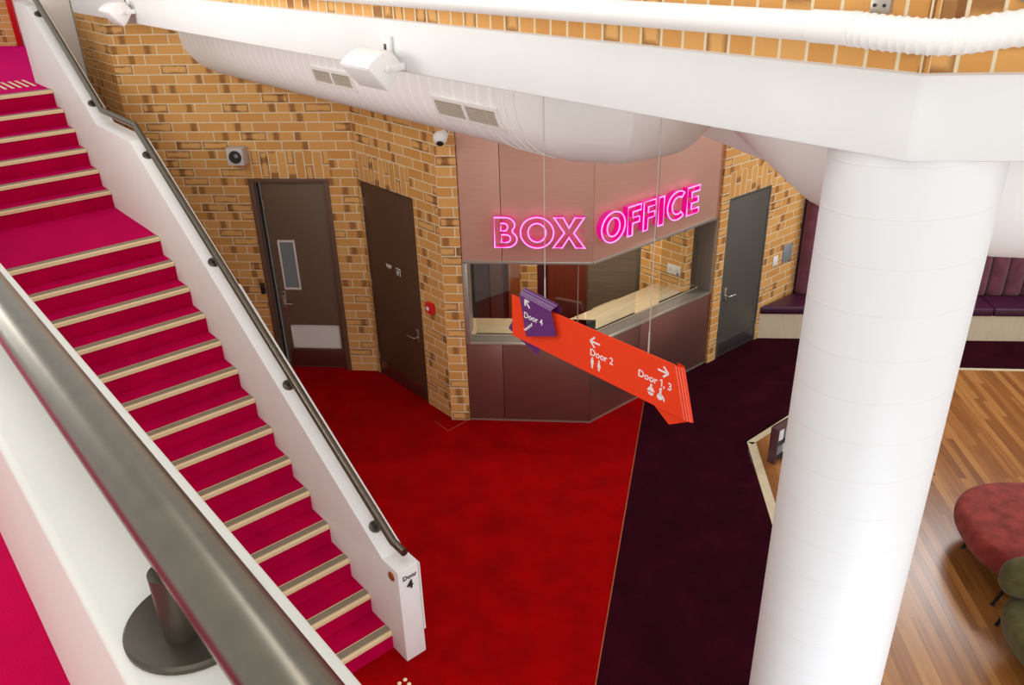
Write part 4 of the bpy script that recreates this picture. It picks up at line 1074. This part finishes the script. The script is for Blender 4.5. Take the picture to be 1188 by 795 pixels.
# ------------------------------------------------------------------ velvet seats on the timber floor
def pod(rows_def, mb, n=56, ex=2.6):
    """stack of super-ellipse rings (cx, cy, rx, ry, z)"""
    rows = []
    for cx, cy, rx, ry, z in rows_def:
        r_ = []
        for k in range(n):
            a = 2 * PI * k / n; c, s_ = math.cos(a), math.sin(a)
            r_.append((cx + rx * math.copysign(abs(c) ** (2 / ex), c), cy + ry * math.copysign(abs(s_) ** (2 / ex), s_), z))
        rows.append(r_)
    V = mb.grid(rows, closed_v=True); mb.cap(V[0][::-1], True); mb.cap(V[-1], True); return mb
def cushion(cx, cy, rx, ry, z0, z1, ex=2.6, bulge=.06, crown=.02):
    out = []; h_ = z1 - z0
    for i in range(13):
        a = -PI / 2 + PI * i / 12; k = math.cos(a) ** .6; z = (z0 + z1) / 2 + h_ / 2 * math.sin(a)
        out.append((cx, cy, rx - bulge + bulge * k, ry - bulge + bulge * k, z))
    for f in (.85, .6, .3, .05): out.append((cx, cy, (rx - bulge) * f, (ry - bulge) * f, z1 + crown * (1 - f * f)))
    return out
def splay_leg(x, y, z, ox, oy, par):
    b = MB(); b.tube([(x, y, z), (x + ox, y + oy, .006)], [.017, .013], 12); lg = b.build('leg', M['chairleg'], par)
    b = MB(); b.lathe([(.014, 0), (.016, .004), (.012, .012)], 12, M=Matrix.Translation((x + ox, y + oy, .001))); b.build('foot', M['chairleg'], lg)
OT = Vector((4.42, 5.26, 0))
t = thing('velvet_ottoman', 'large rounded dusty red velvet ottoman on thin black legs', 'ottoman', OT, R(-6))
b = MB(); pod(cushion(.05, .11, .74, .63, .20, .44, 2.7, .11, .03), b); b.build('seat', M['velvetred'], t)
b = MB(); pod(cushion(.05, .11, .64, .53, .185, .21, 2.7, .02, .0), b); b.build('base', M['chairleg'], t)
for lx, ly in ((-.50, .27), (.56, .47), (-.53, -.41), (.56, -.34)): splay_leg(lx, ly, .20, -.06 if lx < 0 else .06, .01, t)
CH = Vector((4.25, 4.26, 0))
t = thing('velvet_armchair', 'olive velvet lounge chair on thin black legs nearest the column', 'armchair', CH, R(-8))
b = MB(); pod(cushion(0, -.05, .74, .50, .20, .42, 3.2, .10, .03), b); b.build('seat', M['velvetolive'], t)
b = MB()
pod(cushion(0, .28, .73, .17, .42, .72, 2.6, .14, .03), b); b.build('backrest', M['velvetolive'], t)
for sx, sy in ((-1, 1), (1, 1), (-1, -1), (1, -1)): splay_leg(sx * .56, sy * .34, .22, sx * .035, sy * .03, t)

# ------------------------------------------------------------------ light
w = bpy.data.worlds.new('sky'); scn.world = w; w.use_nodes = True
bg = w.node_tree.nodes['Background']; bg.inputs[0].default_value = (1.0, .985, .96, 1); bg.inputs[1].default_value = .87
def area(name, loc, target, sx, sy, power, col=(1, 1, 1)):
    l = bpy.data.lights.new(name, 'AREA'); l.shape = 'RECTANGLE'; l.size = sx; l.size_y = sy; l.energy = power; l.color = col
    o = bpy.data.objects.new(name, l); C.objects.link(o); o.location = loc
    o.rotation_euler = (Vector(target) - Vector(loc)).to_track_quat('-Z', 'Y').to_euler(); return o
area('window_light', (8.0, 1.0, 4.2), (0.0, 5.5, 1.5), 4, 4, 120, (1, .99, .98))
area('rear_window_light', (.3, -4.5, 5.6), (.3, 8, 2.2), 6, 2.2, 165, (1, .985, .96))
area('left_fill_light', (-4.8, 4.7, 4.9), (-.2, 6.6, 3.2), 2.6, 1.8, 140, (1, .97, .92))  # added fill from the left to brighten duct and left fascia; no window known
area('stair_foot_fill_light', (1.3, .0, 1.4), (-.9, 4.4, .5), 2.2, 2.0, 80, (.84, .91, 1))  # added cool fill for lower risers and post, standing in for unseen glazed doors
area('overhead_fill_strip', (-1.5, 2.2, 8.5), (-1.5, 2.2, 0), .7, 7, 90, (1, 1, 1))  # added unseen overhead strip that gives the near handrail its bright streak
area('floor_glare_light', (6.0, 9.25, 3.7), (3.4, 5.6, 0), 1.5, .8, 70, (1, 1, 1))  # added source above the bench, placed to make the glare on the timber floor
area('office_lamp', (.6, 9.0, 2.45), (.6, 9.0, 0), .9, .5, 32, (1, .9, .75))

# ------------------------------------------------------------------ camera
f_px, pitch, roll, camH = 955.87, R(26.590), R(-1.5782), 4.9404
ex = Vector((1, 0, 0)); ey = Vector((0, math.sin(pitch), math.cos(pitch))); ez = Vector((0, math.cos(pitch), -math.sin(pitch)))
xr = ex * math.cos(roll) + ey * math.sin(roll); yu = ey * math.cos(roll) - ex * math.sin(roll)
cam = bpy.data.cameras.new('camera'); co = bpy.data.objects.new('camera', cam); C.objects.link(co)
Mx = Matrix(((xr.x, yu.x, -ez.x, 0), (xr.y, yu.y, -ez.y, 0), (xr.z, yu.z, -ez.z, camH), (0, 0, 0, 1)))
co.matrix_world = Mx
cam.sensor_width = 36; cam.lens = f_px / 1188 * 36; cam.clip_start = .02; cam.clip_end = 200
scn.camera = co
vs = scn.view_settings; vs.view_transform = 'Standard'; vs.look = 'None'; vs.exposure = 0.0; vs.gamma = 1; vs.use_curve_mapping = False
